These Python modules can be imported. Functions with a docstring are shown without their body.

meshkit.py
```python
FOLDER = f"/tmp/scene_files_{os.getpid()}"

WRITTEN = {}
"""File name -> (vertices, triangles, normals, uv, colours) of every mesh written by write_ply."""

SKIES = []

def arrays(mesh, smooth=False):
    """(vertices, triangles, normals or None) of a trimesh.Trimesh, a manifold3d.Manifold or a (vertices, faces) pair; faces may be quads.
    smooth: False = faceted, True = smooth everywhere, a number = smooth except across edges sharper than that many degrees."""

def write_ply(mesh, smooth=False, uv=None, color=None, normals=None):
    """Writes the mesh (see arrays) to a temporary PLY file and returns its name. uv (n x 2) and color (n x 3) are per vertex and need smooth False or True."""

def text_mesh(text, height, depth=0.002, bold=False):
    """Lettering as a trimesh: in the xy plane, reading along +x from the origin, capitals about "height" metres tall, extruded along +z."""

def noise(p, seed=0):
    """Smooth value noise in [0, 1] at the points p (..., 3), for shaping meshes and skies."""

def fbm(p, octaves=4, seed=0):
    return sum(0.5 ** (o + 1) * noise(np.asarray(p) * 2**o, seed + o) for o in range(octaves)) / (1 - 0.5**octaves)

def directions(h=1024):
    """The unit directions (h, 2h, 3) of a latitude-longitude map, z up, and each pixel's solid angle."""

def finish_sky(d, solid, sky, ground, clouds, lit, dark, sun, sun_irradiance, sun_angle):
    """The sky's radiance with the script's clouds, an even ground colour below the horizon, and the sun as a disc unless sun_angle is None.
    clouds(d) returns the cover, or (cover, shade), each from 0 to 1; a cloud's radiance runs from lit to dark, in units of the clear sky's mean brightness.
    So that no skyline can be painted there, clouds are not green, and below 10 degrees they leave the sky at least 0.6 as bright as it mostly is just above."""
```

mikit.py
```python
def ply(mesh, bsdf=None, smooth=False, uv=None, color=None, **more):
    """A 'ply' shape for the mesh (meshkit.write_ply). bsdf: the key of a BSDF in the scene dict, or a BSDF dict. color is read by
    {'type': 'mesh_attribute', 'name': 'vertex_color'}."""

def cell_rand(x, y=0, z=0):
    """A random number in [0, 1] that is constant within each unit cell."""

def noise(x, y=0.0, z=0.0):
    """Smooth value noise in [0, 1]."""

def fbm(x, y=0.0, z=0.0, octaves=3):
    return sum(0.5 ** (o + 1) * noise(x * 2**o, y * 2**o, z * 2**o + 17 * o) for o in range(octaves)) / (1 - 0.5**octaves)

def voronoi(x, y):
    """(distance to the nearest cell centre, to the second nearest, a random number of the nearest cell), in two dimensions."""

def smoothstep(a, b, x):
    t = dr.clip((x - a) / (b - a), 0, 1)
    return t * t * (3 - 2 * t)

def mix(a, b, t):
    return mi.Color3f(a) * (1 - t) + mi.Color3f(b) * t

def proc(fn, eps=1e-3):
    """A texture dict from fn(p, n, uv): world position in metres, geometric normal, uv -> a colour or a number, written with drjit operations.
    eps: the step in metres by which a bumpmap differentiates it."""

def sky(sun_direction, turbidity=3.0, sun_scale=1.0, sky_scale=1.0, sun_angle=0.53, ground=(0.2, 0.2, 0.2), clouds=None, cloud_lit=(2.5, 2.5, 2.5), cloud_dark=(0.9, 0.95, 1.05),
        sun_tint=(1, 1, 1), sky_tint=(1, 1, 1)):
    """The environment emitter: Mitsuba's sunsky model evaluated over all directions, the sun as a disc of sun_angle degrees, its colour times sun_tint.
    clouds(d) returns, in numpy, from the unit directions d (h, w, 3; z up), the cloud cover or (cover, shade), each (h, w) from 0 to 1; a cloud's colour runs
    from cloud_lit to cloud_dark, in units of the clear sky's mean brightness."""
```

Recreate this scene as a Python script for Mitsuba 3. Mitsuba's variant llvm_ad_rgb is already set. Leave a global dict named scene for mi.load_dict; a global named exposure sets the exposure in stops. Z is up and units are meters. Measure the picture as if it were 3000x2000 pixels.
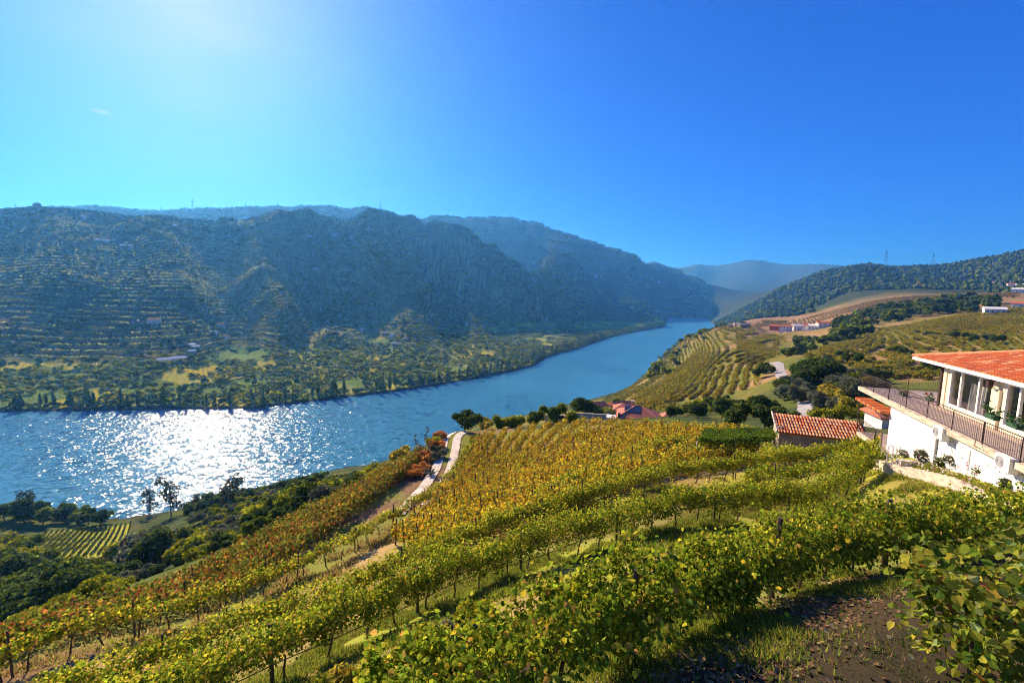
import math, numpy as np, trimesh, shapely, mitsuba as mi, mikit, meshkit
from scipy.interpolate import RBFInterpolator, RegularGridInterpolator
import drjit as dr
T = mi.ScalarTransform4f
scene, labels = {}, {}

# ------------------------------------------------------------------ camera, sky, exposure
EYE = np.array([0.0, 0.0, 120.0])
FOC, PITCH, ROLL = 1300.0, math.atan(138 / 1300), math.atan(0.024)
FW = np.array([0, math.cos(PITCH), -math.sin(PITCH)])
UP0 = np.array([-math.sin(ROLL), 0, math.cos(ROLL)])
RT = np.cross(FW, UP0); RT /= np.linalg.norm(RT)
UPV = np.cross(RT, FW)
scene['camera'] = {'type': 'perspective', 'fov': 2 * math.degrees(math.atan(1500 / FOC)), 'fov_axis': 'x', 'near_clip': 0.2, 'far_clip': 60000.0,
    'to_world': T().look_at(origin=EYE.tolist(), target=(EYE + FW).tolist(), up=UPV.tolist()), 'medium': {'type': 'ref', 'id': 'air'}}

def direction(px, py):
    return FW + (px - 1500) / FOC * RT - (py - 1000) / FOC * UPV
def at_depth(px, py, d):
    return EYE + direction(px, py) * d
def at_level(px, py, z):
    v = direction(px, py)
    return EYE + v * ((z - EYE[2]) / v[2])

sd = direction(545, -50); SUN = sd / np.linalg.norm(sd)
CA = direction(262, 322); CB = direction(325, 334)
def contrail_and_glow(d):
    a, b = CA / np.linalg.norm(CA), CB / np.linalg.norm(CB)
    n = np.cross(a, b); n /= np.linalg.norm(n)
    m = (a + b) / np.linalg.norm(a + b)
    half = np.arccos(np.clip(a @ b, -1, 1)) / 2
    side, along = np.abs(d @ n), d @ ((b - a) / np.linalg.norm(b - a))
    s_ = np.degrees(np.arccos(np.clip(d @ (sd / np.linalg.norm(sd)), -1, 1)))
    sun_glow = 0.6 * np.exp(-(s_ / 12.0) ** 1.2) * (0.75 + 0.5 * meshkit.fbm(d * [9, 9, 22], 3, 2))  # glow round the sun, painted in as cloud cover
    return sun_glow + 0.5 * np.exp(-(side / 0.0012) ** 2) * np.clip(1 - (np.abs(along - m @ ((b - a) / np.linalg.norm(b - a))) / half) ** 4, 0, 1) * (d @ m > 0.9)
scene['sky'] = mikit.sky(SUN.tolist(), turbidity=3.0, sun_scale=1.0, sky_scale=1.0, sky_tint=(0.055, 0.265, 0.88), sun_tint=(1.0, 1.01, 1.12), clouds=contrail_and_glow,
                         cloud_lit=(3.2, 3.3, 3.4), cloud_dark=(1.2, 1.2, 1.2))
exposure = 2.8
HAZE = np.array([0.40, 0.60, 1.40]) * 1.0e-4
scene['air'] = {'type': 'homogeneous', 'albedo': {'type': 'rgb', 'value': [0.30, 0.88, 0.99]}, 'sigma_t': {'type': 'rgb', 'value': HAZE.tolist()},
                'phase': {'type': 'hg', 'g': 0.4}}

# ------------------------------------------------------------------ the land: control points (pixel of the photograph used as a bearing, depth in metres)
def V(pts):  # points read off in a 2352 px wide view
    return [(x * 1.2755, y * 1.2755, *r) for x, y, *r in pts]
CTRL = [
 # the vineyard slope, row by row
 (3000,1610,13),(2600,1661,13.5),(2131,1815,10),(1792,1967,7.8),(1500,2120,7),(1100,2350,6.5),
 (2400,1502,25),(2100,1534,22.5),(1774,1600,22),(1450,1710,19.5),(1165,1825,16.5),(825,2000,13.5),(500,2150,11.5),
 (2250,1383,35),(2080,1418,32),(1740,1481,32),(1416,1600,27.5),(1165,1719,23.3),(864,1841,21),(593,1950,17.7),(300,2075,15),
 (1400,1275,72),(1380,1312,62),(1330,1410,50),(1253,1490,41),(1017,1634,32),(838,1710,29),(727,1766,27),(464,1853,23),(120,1948,19),
 (2613,1320,28),(3000,1440,17.7),(2280,1343,40),(2550,1358,37.5),
 (1450,1268,75),(1700,1248,72),(2000,1262,62),(2230,1288,50),(1600,1400,45),(1850,1330,46),
 (2900,2000,6.2),(3000,1850,7.2),(2400,2100,5.6),
 # below the path
 (1345,1268,71),(1308,1343,58),(1249,1450,44.5),(1235,1335,63),(1100,1410,52),(900,1520,44),(750,1610,38),(478,1757,30),(215,1834,26),(0,1905,24),
 # the bank down to the river, lower left
 (60,1850,55),(100,1745,110),(200,1610,172),(330,1540,215),(400,1700,100),(450,1580,170),(600,1640,70),(600,1520,170),(750,1580,65),(760,1520,120),(800,1440,195),
 (950,1505,85),(850,1545,82),(1080,1455,90),(930,1400,215),(1170,1410,100),(1150,1345,225),
 (1450,1262,100),(1400,1262,200),(1400,1255,300),(1700,1250,110),(1700,1225,200),(1600,1215,360),
 # the combe on the right
 (1880,1222,110),(1800,1215,150),(2050,1215,110),(2150,1230,85),(2100,1190,140),(2361,1215,85),(2366,1174,105),(2304,1119,145),(2281,1075,180),(2500,1200,80),(2450,1120,130),(2560,1190,80),
 (1900,1165,240),(2000,1120,240),(1830,1150,470),(1900,1090,480),(2100,1060,280),(2000,1060,420),(2100,1000,430),(2200,960,560),(2000,1000,640),(1960,1040,640),
 (2130,955,800),(2330,962,650),(2280,1010,400),(2350,1040,290),(2400,1030,250),(2700,1085,150),(2700,1000,260),(3000,965,300),(3000,1030,180),(2650,945,430),(2450,1000,340),(2850,1010,230),
 (2600,905,600),(2450,930,620),(2900,880,550),(2400,920,880),(2200,938,1050),(2750,862,820),(3000,850,800),(2900,820,1150),(2650,855,950),
 (2540,775,1800),(2400,800,1950),(2300,838,2050),(2200,885,2200),(2110,925,2400),(2700,778,1850),(2850,760,1800),(3000,735,1750),(2400,870,1350),(2300,900,1400),(2600,830,1350),(2800,810,1400),
 (2540,830,2300),(2850,815,2300),(3000,800,2300),
 # the left-hand hills across the river
 (0,1150,458),(0,1100,523),(0,1068,556),(0,850,800),(0,730,1060),(0,617,1480),(110,611,1500),(300,1120,500),(300,1065,570),(300,950,690),(320,625,1480),(300,800,900),
 (560,1110,535),(590,1060,610),(600,900,850),(430,640,1400),(600,668,1350),(600,780,1080),
 (752,816,1050),(842,905,900),(944,982,830),(1020,1004,830),(700,950,900),(760,1050,690),(820,700,1300),(650,645,1500),(900,635,1550),(1000,655,1600),
 (950,935,1150),(900,885,1280),(970,720,1420),(1122,795,1250),(1250,893,1180),(1378,940,1250),(950,1080,640),(900,1012,815),(1100,1010,920),(1100,950,1050),
 (1280,850,1700),(1400,905,1700),(1330,880,1650),(1200,700,1750),(1500,905,1700),(1110,622,1950),(1276,650,2000),(1352,676,2000),(1440,735,1900),(1600,852,1800),(1740,930,1850),
 (1350,1010,940),(1300,1060,770),(1300,960,1300),(1600,945,1720),(1500,1010,1000),(1700,955,1700),
 (1960,915,2830),(2040,905,2850),(1900,850,3000),(2020,860,3150),(1700,800,2450),(1850,860,2400),(1780,905,2250),(1600,760,2700),
 (1913,767,6500),(2040,780,6500),(2206,768,6500),(2360,773,6500),(2460,784,6500),(2110,858,4200),(2040,850,4200),(2200,850,4400),(2300,840,4400),
 (295,609,2900),(446,622,2900),(574,618,2900),(816,611,2900),(969,611,2900),(1071,621,2900),(0,625,2900),
]
def crest(pts, step=75):
    p = np.array(pts, float); xs = np.arange(p[0, 0], p[-1, 0] + 1, step)
    return [(x, np.interp(x, p[:, 0], p[:, 1]), np.interp(x, p[:, 0], p[:, 2])) for x in xs]
L1 = [(0,617,1480),(110,611,1500),(320,625,1480),(430,640,1400),(600,665,1350),(660,648,1480),(800,640,1530),(900,635,1550),(1000,655,1600)]
L2 = [(0,622,2900),(115,612,2900),(295,609,2900),(446,622,2900),(574,618,2900),(816,611,2900),(969,611,2900),(1071,621,2900),(1140,642,2900),(1220,665,2900)]
L3 = [(1085,624,1950),(1110,622,1950),(1200,630,1980),(1276,650,2000),(1352,676,2000),(1440,735,1900),(1520,795,1850),(1600,852,1800),(1740,930,1850)]
L4 = [(1263,638,3200),(1410,648,3200),(1480,652,3200),(1560,663,3200),(1671,689,3200),(1836,740,3400),(1913,771,3500),(1990,790,3600),(2092,830,3550),(2125,850,3500)]
CTRL += crest(L1) + crest(L2) + crest(L3, 60) + crest(L4, 60)
CTRL += [(x, y + 85, 2120) for x, y, d in crest(L2, 90) if x < 1000] + [(x, y + 60, 4200) for x, y, d in crest(L2, 120)] + [(x, y + 95, 2450) for x, y, d in crest(L3, 90) if x < 1620] + [(x, y + 60, 4400) for x, y, d in crest(L4, 90)]
CTRL = [c for i, c in enumerate(CTRL) if not any(abs(c[0] - e[0]) < 25 and abs(math.log(c[2] / e[2])) < .035 for e in CTRL[:i])]
az_, r_, t_ = [], [], []
def ctrl(p):
    r = math.hypot(p[0], p[1]); az_.append(math.atan2(p[0], p[1])); r_.append(r); t_.append((p[2] - 120) / (r + 8))
for px, py, d in CTRL: ctrl(at_depth(px, py, d))
def bank(pts, z=0.0): return [at_level(px, py, z) for px, py in pts]
FARBANK = V([(-600,958),(-200,948),(0,945),(200,943),(400,940),(600,938),(640,930),(760,917),(900,900),(1000,885),(1100,868),(1180,852),(1230,838),(1255,820),(1330,800),(1400,775),(1460,762),(1528,750),(1530,738),(1540,730)])
NEARBANK = V([(1625,731),(1632,738),(1645,748),(1650,757),(1600,775),(1560,795),(1520,825),(1495,850),(1470,880),(1425,898),(1330,925),(1200,955),(1040,1000),(930,1043),(860,1066),(720,1092),(600,1128),(450,1165),(280,1192),(200,1188),(60,1160),(-100,1190),(-600,1330)])
river_xy = np.array([p[:2] for p in bank(FARBANK)] + [p[:2] for p in bank(NEARBANK)])
for p in bank(FARBANK[2:], 1.5) + bank(NEARBANK[:-1], 1.5): ctrl(p)
rng0 = np.random.default_rng(5)
def polar(azd, r, z):
    a = math.radians(azd); ctrl((r * math.sin(a), r * math.cos(a), z))
for azd in (-62, -72, -85):
    for r, z in ((20, 106), (60, 82), (160, 20), (240, -1), (560, 5), (1000, 120), (1900, 330), (3500, 330), (6000, 300)): polar(azd, r, z)
for azd in (58, 66, 75, 90):
    for r, z in ((8, 114.5), (25, 113), (80, 112), (250, 112), (600, 130), (1200, 190), (2500, 330), (6000, 350)): polar(azd, r, z)
for azd in (115, 145, 180, -145, -115):
    for r, z in ((3, 115.6), (20, 120), (80, 138), (300, 210), (900, 330), (2500, 400), (6000, 350)): polar(azd, r, z)
for azd in (-55, -40, -25, -10, 5, 20, 35, 50):
    polar(azd, 0.8, 114.3); polar(azd, 11000, 250 + 20 * (azd % 7))
for azd in (-20, -30, -10): polar(azd, 6500, 300)
az_, r_, t_ = map(np.array, (az_, r_, t_))
def uv_(az, r):
    k = np.log1p(r / 8.0)
    return np.stack([k * np.sin(az), k * np.cos(az)], -1)
_, keep = np.unique(np.round(uv_(az_, r_), 3), axis=0, return_index=True)
rbf = RBFInterpolator(uv_(az_[keep], r_[keep]), t_[keep], kernel='thin_plate_spline', smoothing=2e-5)

# the grid: fine in bearing within the view, rings densest where the terraced hills stand
AZ = np.radians(np.concatenate([np.linspace(-180, -62, 40)[:-1], np.linspace(-62, 62, 930), np.linspace(62, 180, 40)[1:]]))
RR = np.concatenate([[0.02], np.geomspace(0.6, 30, 80)[:-1], np.geomspace(30, 130, 90)[:-1], np.geomspace(130, 440, 90)[:-1], np.linspace(440, 1600, 290)[:-1], np.geomspace(1600, 3200, 90)[:-1], np.geomspace(3200, 11000, 50)])
ca = np.radians(np.concatenate([np.linspace(-180, -62, 40)[:-1], np.linspace(-62, 62, 280), np.linspace(62, 180, 40)[1:]]))
cr = np.concatenate([[0.02], np.geomspace(0.6, 11000, 230)])
A0, R0 = np.meshgrid(ca, cr, indexing='ij')
coarse = rbf(uv_(A0.ravel(), R0.ravel())).reshape(A0.shape)
coarse_f = RegularGridInterpolator((ca, np.log1p(cr)), coarse, bounds_error=False, fill_value=None, method='linear')

def seg_dist(x, y, line):
    d2 = np.full(x.shape, 1e18)
    for (ax, ay), (bx, by) in zip(line[:-1], line[1:]):
        vx, vy = bx - ax, by - ay
        s = np.clip(((x - ax) * vx + (y - ay) * vy) / (vx * vx + vy * vy + 1e-12), 0, 1)
        d2 = np.minimum(d2, (x - ax - s * vx) ** 2 + (y - ay - s * vy) ** 2)
    return np.sqrt(d2)
def inside(x, y, poly):
    return shapely.contains_xy(poly, x, y)
river_poly = shapely.Polygon(river_xy)
ss = lambda a, b, x: (lambda t: t * t * (3 - 2 * t))(np.clip((x - a) / (b - a), 0, 1))
def fb(x, y, s, o=3, seed=0):
    return meshkit.fbm(np.stack([x / s, y / s, np.zeros_like(x)], -1), o, seed) - 0.5

def raw_height(x, y):
    r, az = np.hypot(x, y), np.arctan2(x, y)
    z = 120 + coarse_f(np.stack([az, np.log1p(r)], -1)) * (r + 8)
    far = ss(350, 900, r)
    z = z + far * (fb(x, y, 170, 3, 3) * np.clip(z, 0, 120) * 0.06 + fb(x, y, 60, 3, 9) * np.clip(z, 0, 60) * 0.12)
    z = z + (1 - far) * ss(8, 60, r) * fb(x, y, 9, 3, 4) * 0.9 + fb(x, y, 1.3, 3, 6) * 0.12 * (1 - ss(60, 200, r))
    return z
SPURS = [([(752,816,1050),(842,905,900),(944,982,830)], 32, 75), ([(880,690,1480),(970,720,1420),(1122,795,1250),(1250,893,1180),(1378,938,1250)], 48, 105), ([(1340,725,1900),(1440,790,1840),(1600,870,1750)], 50, 120),
  ([(430,720,1250),(520,800,1050),(570,900,880)], 28, 75), ([(170,700,1250),(190,800,980),(200,880,820)], 24, 70), ([(1480,740,2500),(1700,860,2300)], 60, 150),
  ([(600,740,1250),(640,850,1050),(690,960,880)], -34, 85), ([(1000,780,1420),(1050,870,1230),(1110,945,1120)], -42, 100), ([(1215,800,1780),(1350,880,1680)], -45, 120), ([(900,800,1330),(940,920,1120)], -36, 85), ([(300,740,1250),(370,850,930)], -26, 80), ([(1620,740,2700),(1780,850,2500)], -55, 140)]
SPURS = [(np.array([at_depth(*p)[:2] for p in l]), a, w) for l, a, w in SPURS]
def height(x, y):
    x, y = np.asarray(x, float), np.asarray(y, float)
    shape = x.shape; x, y = x.ravel(), y.ravel()
    z = raw_height(x, y)
    r = np.hypot(x, y)
    fm = (r > 550) & (r < 3600) & (np.arctan2(x, y) < .35) & (y > 0)
    if fm.any():
        xf, yf = x[fm], y[fm]; zf = z[fm].copy(); fade = ss(15, 70, zf)
        for l, a, w in SPURS: zf += a * np.exp(-(seg_dist(xf, yf, l) / w) ** 2) * fade
        z[fm] = zf
    hill = ss(430, 700, r) * ss(8, 40, z) * ss(-0.05, 0.03, np.where(np.arctan2(x, y) < 0.55, 0.1, -0.1)) * np.where(np.arctan2(x, y) > -0.28, 1 - ss(1000, 1250, r), 1 - ss(1500, 1900, r))
    st = 6.5
    q = (z + 7 * fb(x, y, 130, 2, 31)) / st
    k = np.floor(q); f = q - k
    zt = z + st * (np.where(f < 0.62, 0.10 * f / 0.62, 0.10 + 0.90 * (f - 0.62) / 0.38) - f)
    patch = ss(-0.24, -0.08, fb(x, y, 170, 2, 41))
    z = z + (zt - z) * hill * patch
    d = seg_dist(x, y, np.vstack([river_xy, river_xy[:1]]))
    ins = inside(x, y, river_poly)
    dd = np.minimum(d, 60)
    low = np.where(r < 300, 0.25, 0.06)
    z = np.where(ins, -0.08 * dd - 0.3, np.maximum(z, 0.5 * np.minimum(dd, 3) + low * 0 * dd + 0.02))
    return z.reshape(shape)
def ground_pt(px, py, lo=3.0, hi=9000.0):
    """where the bearing through a pixel meets the ground"""
    v = direction(px, py)
    s = np.geomspace(lo, hi, 900)
    p = EYE + s[:, None] * v
    g = p[:, 2] - height(p[:, 0], p[:, 1])
    i = np.nonzero(g < 0)[0]
    if not len(i): return p[-1]
    i = max(int(i[0]), 1)
    s = np.linspace(s[i - 1], s[i], 40); p = EYE + s[:, None] * v
    g = p[:, 2] - height(p[:, 0], p[:, 1])
    return p[np.nonzero(g < 0)[0][0]]
def on_ground(xy, lift=0.0):
    xy = np.asarray(xy, float)
    return np.column_stack([xy, height(xy[:, 0], xy[:, 1]) + lift])

# ------------------------------------------------------------------ helpers
R = np.random.default_rng(11)
def lab(key, label=None, cat=None, group=None, kind=None):
    d = {}
    if label: d['label'] = label
    if cat: d['category'] = cat
    if group: d['group'] = group
    if kind: d['kind'] = kind
    labels[key] = d
_used = {}
def numbered(name):
    n = _used.get(name, 0); _used[name] = n + 1
    return name if n == 0 else f'{name}_{n:03d}'
def put(key, mesh, bsdf, **k):
    base, n = key, 0
    while key in scene:
        n += 1; key = f'{base}_{n:03d}'
    scene[key] = mikit.ply(mesh, bsdf, **k) if not isinstance(mesh, dict) else {**mesh, **k}
    return key
def rgb(*c): return {'type': 'rgb', 'value': list(c)}
VC = {'type': 'mesh_attribute', 'name': 'vertex_color'}
def mat(key, color, rough=0.7, **k):
    scene[key] = {'type': 'twosided', 'bsdf': {'type': 'principled', 'base_color': color if isinstance(color, dict) else rgb(*color), 'roughness': rough, 'specular': k.pop('specular', 0.3), **k}}
def cat_(ms):
    vs, fs, n = [], [], 0
    for v, f in ms:
        vs.append(v); fs.append(np.asarray(f) + n); n += len(v)
    return np.vstack(vs), np.vstack(fs)
def vf(m): return np.asarray(m.vertices), np.asarray(m.faces)
def box(x0, x1, y0, y1, z0, z1):
    m = trimesh.creation.box(extents=(x1 - x0, y1 - y0, z1 - z0)); v, f = vf(m)
    return v + [(x0 + x1) / 2, (y0 + y1) / 2, (z0 + z1) / 2], f
def tube(p, r, sides=6):
    p = np.asarray(p, float); r = np.broadcast_to(r, len(p))
    t = np.gradient(p, axis=0); t /= np.linalg.norm(t, axis=1, keepdims=True) + 1e-12
    a = np.cross(t, np.where(np.abs(t[:, 2:]) < 0.9, [0, 0, 1.0], [1.0, 0, 0])); a /= np.linalg.norm(a, axis=1, keepdims=True)
    b = np.cross(t, a); g = np.arange(sides) * 2 * np.pi / sides
    v = (p[:, None] + r[:, None, None] * (np.cos(g)[None, :, None] * a[:, None] + np.sin(g)[None, :, None] * b[:, None])).reshape(-1, 3)
    i, j = np.meshgrid(np.arange(len(p) - 1), np.arange(sides), indexing='ij')
    q0, q1 = (i * sides + j).ravel(), (i * sides + (j + 1) % sides).ravel()
    f = np.vstack([np.stack([q0, q1, q1 + sides], 1), np.stack([q0, q1 + sides, q0 + sides], 1)])
    n = len(v); v = np.vstack([v, p[-1:], p[:1]])
    e = np.arange(sides); o = n - sides
    f = np.vstack([f, np.stack([o + e, o + (e + 1) % sides, e * 0 + n], 1), np.stack([(e + 1) % sides, e, e * 0 + n + 1], 1)])
    return v, f
def prism(poly, y0, y1):
    """polygon in xz, counter-clockwise, run from y0 to y1"""
    n = len(poly); p = np.asarray(poly, float)
    v = np.vstack([np.column_stack([p[:, 0], np.full(n, y0), p[:, 1]]), np.column_stack([p[:, 0], np.full(n, y1), p[:, 1]])])
    f = [(i, (i + 1) % n, n + (i + 1) % n) for i in range(n)] + [(i, n + (i + 1) % n, n + i) for i in range(n)]
    f += [(0, i + 1, i) for i in range(1, n - 1)][::1] + [(n, n + i, n + i + 1) for i in range(1, n - 1)]
    return v, np.array(f)[:, ::-1] if False else np.array(f)
LEAF4 = np.array([[0, -.5, 0], [.5, .02, .12], [0, .55, -.04], [-.5, .02, .12]]); LEAF4F = np.array([[0, 1, 2], [0, 2, 3]])
LEAF7 = np.array([[0, -.05, .0], [.0, -.42, .02], [.34, -.44, .10], [.52, -.04, .13], [.30, .30, .06], [0, .58, -.08], [-.30, .30, .06], [-.52, -.04, .13], [-.34, -.44, .10]])
LEAF7F = np.array([[0, i, i + 1] for i in range(1, 8)] + [[0, 8, 1]])
def leaves(c, size, rng, up=0.35, out=None, full=False, colors=None, droop=0.0):
    """many leaves at the points c: (vertices, faces, colours)"""
    n = len(c); L, F = (LEAF7, LEAF7F) if full else (LEAF4, LEAF4F)
    nrm = rng.normal(size=(n, 3)); nrm[:, 2] += up * 2
    if out is not None: nrm += out
    nrm /= np.linalg.norm(nrm, axis=1, keepdims=True)
    t = rng.normal(size=(n, 3)); t[:, 2] -= droop
    t -= (t * nrm).sum(1, keepdims=True) * nrm; t /= np.linalg.norm(t, axis=1, keepdims=True)
    b = np.cross(t, nrm)
    s = np.broadcast_to(size, n); s = np.minimum(s, np.median(s) * 1.5)[:, None, None] if n > 50 else s[:, None, None]
    v = c[:, None] + s * (L[None, :, 0:1] * b[:, None] + L[None, :, 1:2] * t[:, None] + L[None, :, 2:3] * nrm[:, None])
    f = (F[None] + (np.arange(n) * len(L))[:, None, None]).reshape(-1, 3)
    col = None if colors is None else np.repeat(colors, len(L), axis=0)
    return v.reshape(-1, 3), f, col
def palette(cols, w, n, rng, spread=0.25):
    cols = np.array(cols); k = rng.choice(len(cols), n, p=np.array(w) / np.sum(w))
    return np.clip(cols[k] * np.exp(rng.normal(0, spread, (n, 1))) * np.exp(rng.normal(0, 0.08, (n, 3))), 0.004, 0.85)
def xy_poly(pts):
    return shapely.Polygon([ground_pt(x, y)[:2] for x, y in pts]).buffer(0)
def resample(p, step):
    p = np.asarray(p, float); d = np.concatenate([[0], np.cumsum(np.linalg.norm(np.diff(p, axis=0), axis=1))])
    s = np.linspace(0, d[-1], max(int(d[-1] / step), 2) + 1)
    return np.stack([np.interp(s, d, p[:, i]) for i in range(p.shape[1])], 1)
def smooth_line(p, step=0.5, k=9):
    p = resample(p, step); m = min(k, len(p) // 3 * 2 - 1)
    if m < 3: return p
    q = np.vstack([np.repeat(p[:1], m // 2, 0), p, np.repeat(p[-1:], m // 2, 0)])
    return np.stack([np.convolve(q[:, i], np.ones(m) / m, 'valid') for i in range(p.shape[1])], 1)
def line_px(pts):
    return np.array([at_depth(*p)[:2] for p in pts])

# ------------------------------------------------------------------ materials
scene['leaf'] = {'type': 'principledthin', 'base_color': VC, 'roughness': 0.32, 'diff_trans': 0.85, 'eta': 1.55, 'spec_trans': 0.0}
scene['ground_cover'] = {'type': 'twosided', 'bsdf': {'type': 'diffuse', 'reflectance': VC}}
scene['blob'] = {'type': 'twosided', 'bsdf': {'type': 'diffuse', 'reflectance': VC}}
mat('bark', (0.09, 0.065, 0.045), 0.9); mat('post_wood', (0.075, 0.06, 0.05), 0.85); mat('black_plastic', (0.015, 0.015, 0.017), 0.5)
mat('pylon_steel', (0.22, 0.23, 0.24), 0.5)
def plaster(p, n, uv):
    s = mikit.fbm(p.x * 1.3, p.y * 1.3, p.z * 1.3, 4); d = mikit.fbm(p.x * 9, p.y * 9, p.z * 3, 3)
    return mikit.mix([0.80, 0.80, 0.79], [0.66, 0.65, 0.61], mikit.smoothstep(0.5, 0.85, s) * 0.7 + 0.2 * d)
mat('white_wall', mikit.proc(plaster), 0.8)
def stone(p, n, uv):
    s = mikit.fbm(p.x * 1.1, p.y * 1.1, p.z * 2.2, 4); d = mikit.fbm(p.x * 8 + 5, p.y * 8, p.z * 14, 3)
    c = mikit.mix([0.50, 0.41, 0.30], [0.30, 0.26, 0.20], mikit.smoothstep(0.35, 0.65, s))
    return mikit.mix(c, [0.42, 0.36, 0.28], mikit.smoothstep(0.55, 0.8, d) * 0.6)
mat('old_render', mikit.proc(stone), 0.95)
def slabc(p, n, uv):
    d = mikit.fbm(p.x * 3, p.y * 3, p.z * 6, 4)
    return mikit.mix([0.62, 0.54, 0.42], [0.38, 0.31, 0.24], mikit.smoothstep(0.4, 0.75, d))
mat('cream_concrete', mikit.proc(slabc), 0.85)
for i, c in enumerate([(0.62, 0.17, 0.055), (0.55, 0.12, 0.04), (0.72, 0.34, 0.16), (0.48, 0.14, 0.07)]): mat(f'clay_{i}', c, 0.75)
mat('white_paint', (0.78, 0.78, 0.77), 0.5); mat('cream_paint', (0.70, 0.62, 0.47), 0.7); mat('iron_paint', (0.05, 0.03, 0.028), 0.5)
mat('shade_black', (0.02, 0.02, 0.022), 0.9); mat('curtain', (0.42, 0.42, 0.41), 0.9); mat('metal_grey', (0.35, 0.36, 0.38), 0.5)  # first one: near black, stands in for indoor shade
mat('far_red', (0.42, 0.12, 0.07), 0.9); mat('far_white', (0.72, 0.71, 0.68), 0.9); mat('far_dark', (0.03, 0.035, 0.045), 0.6); mat('far_stone', (0.33, 0.28, 0.22), 0.9)
mat('floor_tile', (0.42, 0.33, 0.28), 0.6); mat('panel_blue', (0.05, 0.07, 0.12), 0.15, specular=0.6)
scene['pane_glass'] = {'type': 'thindielectric', 'int_ior': 1.5}
def waves(p, n, uv):
    c, s = math.cos(0.45), math.sin(0.45)
    u, v = p.x * c + p.y * s, -p.x * s + p.y * c
    gust = 0.55 + 0.9 * mikit.smoothstep(0.3, 0.7, mikit.fbm(p.x / 120, p.y / 120, 3.0, 2))
    u2, v2 = p.x * 0.62 + p.y * 0.78, -p.x * 0.78 + p.y * 0.62
    return gust * (0.62 * mikit.noise(u / 7, v / 2.6, 0.5) + 0.30 * mikit.noise(u2 / 3.4, v2 / 1.5, 7.5) + 0.10 * mikit.noise(u / 1.3, v / 0.8, 2.0)) * 1.6
scene['water'] = {'type': 'bumpmap', 'arbitrary': {**mikit.proc(waves, 0.08)}, 'scale': 1.0,
                  'bsdf': {'type': 'principled', 'base_color': rgb(0.04, 0.18, 0.27), 'roughness': 0.12, 'specular': 0.7}}

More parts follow.
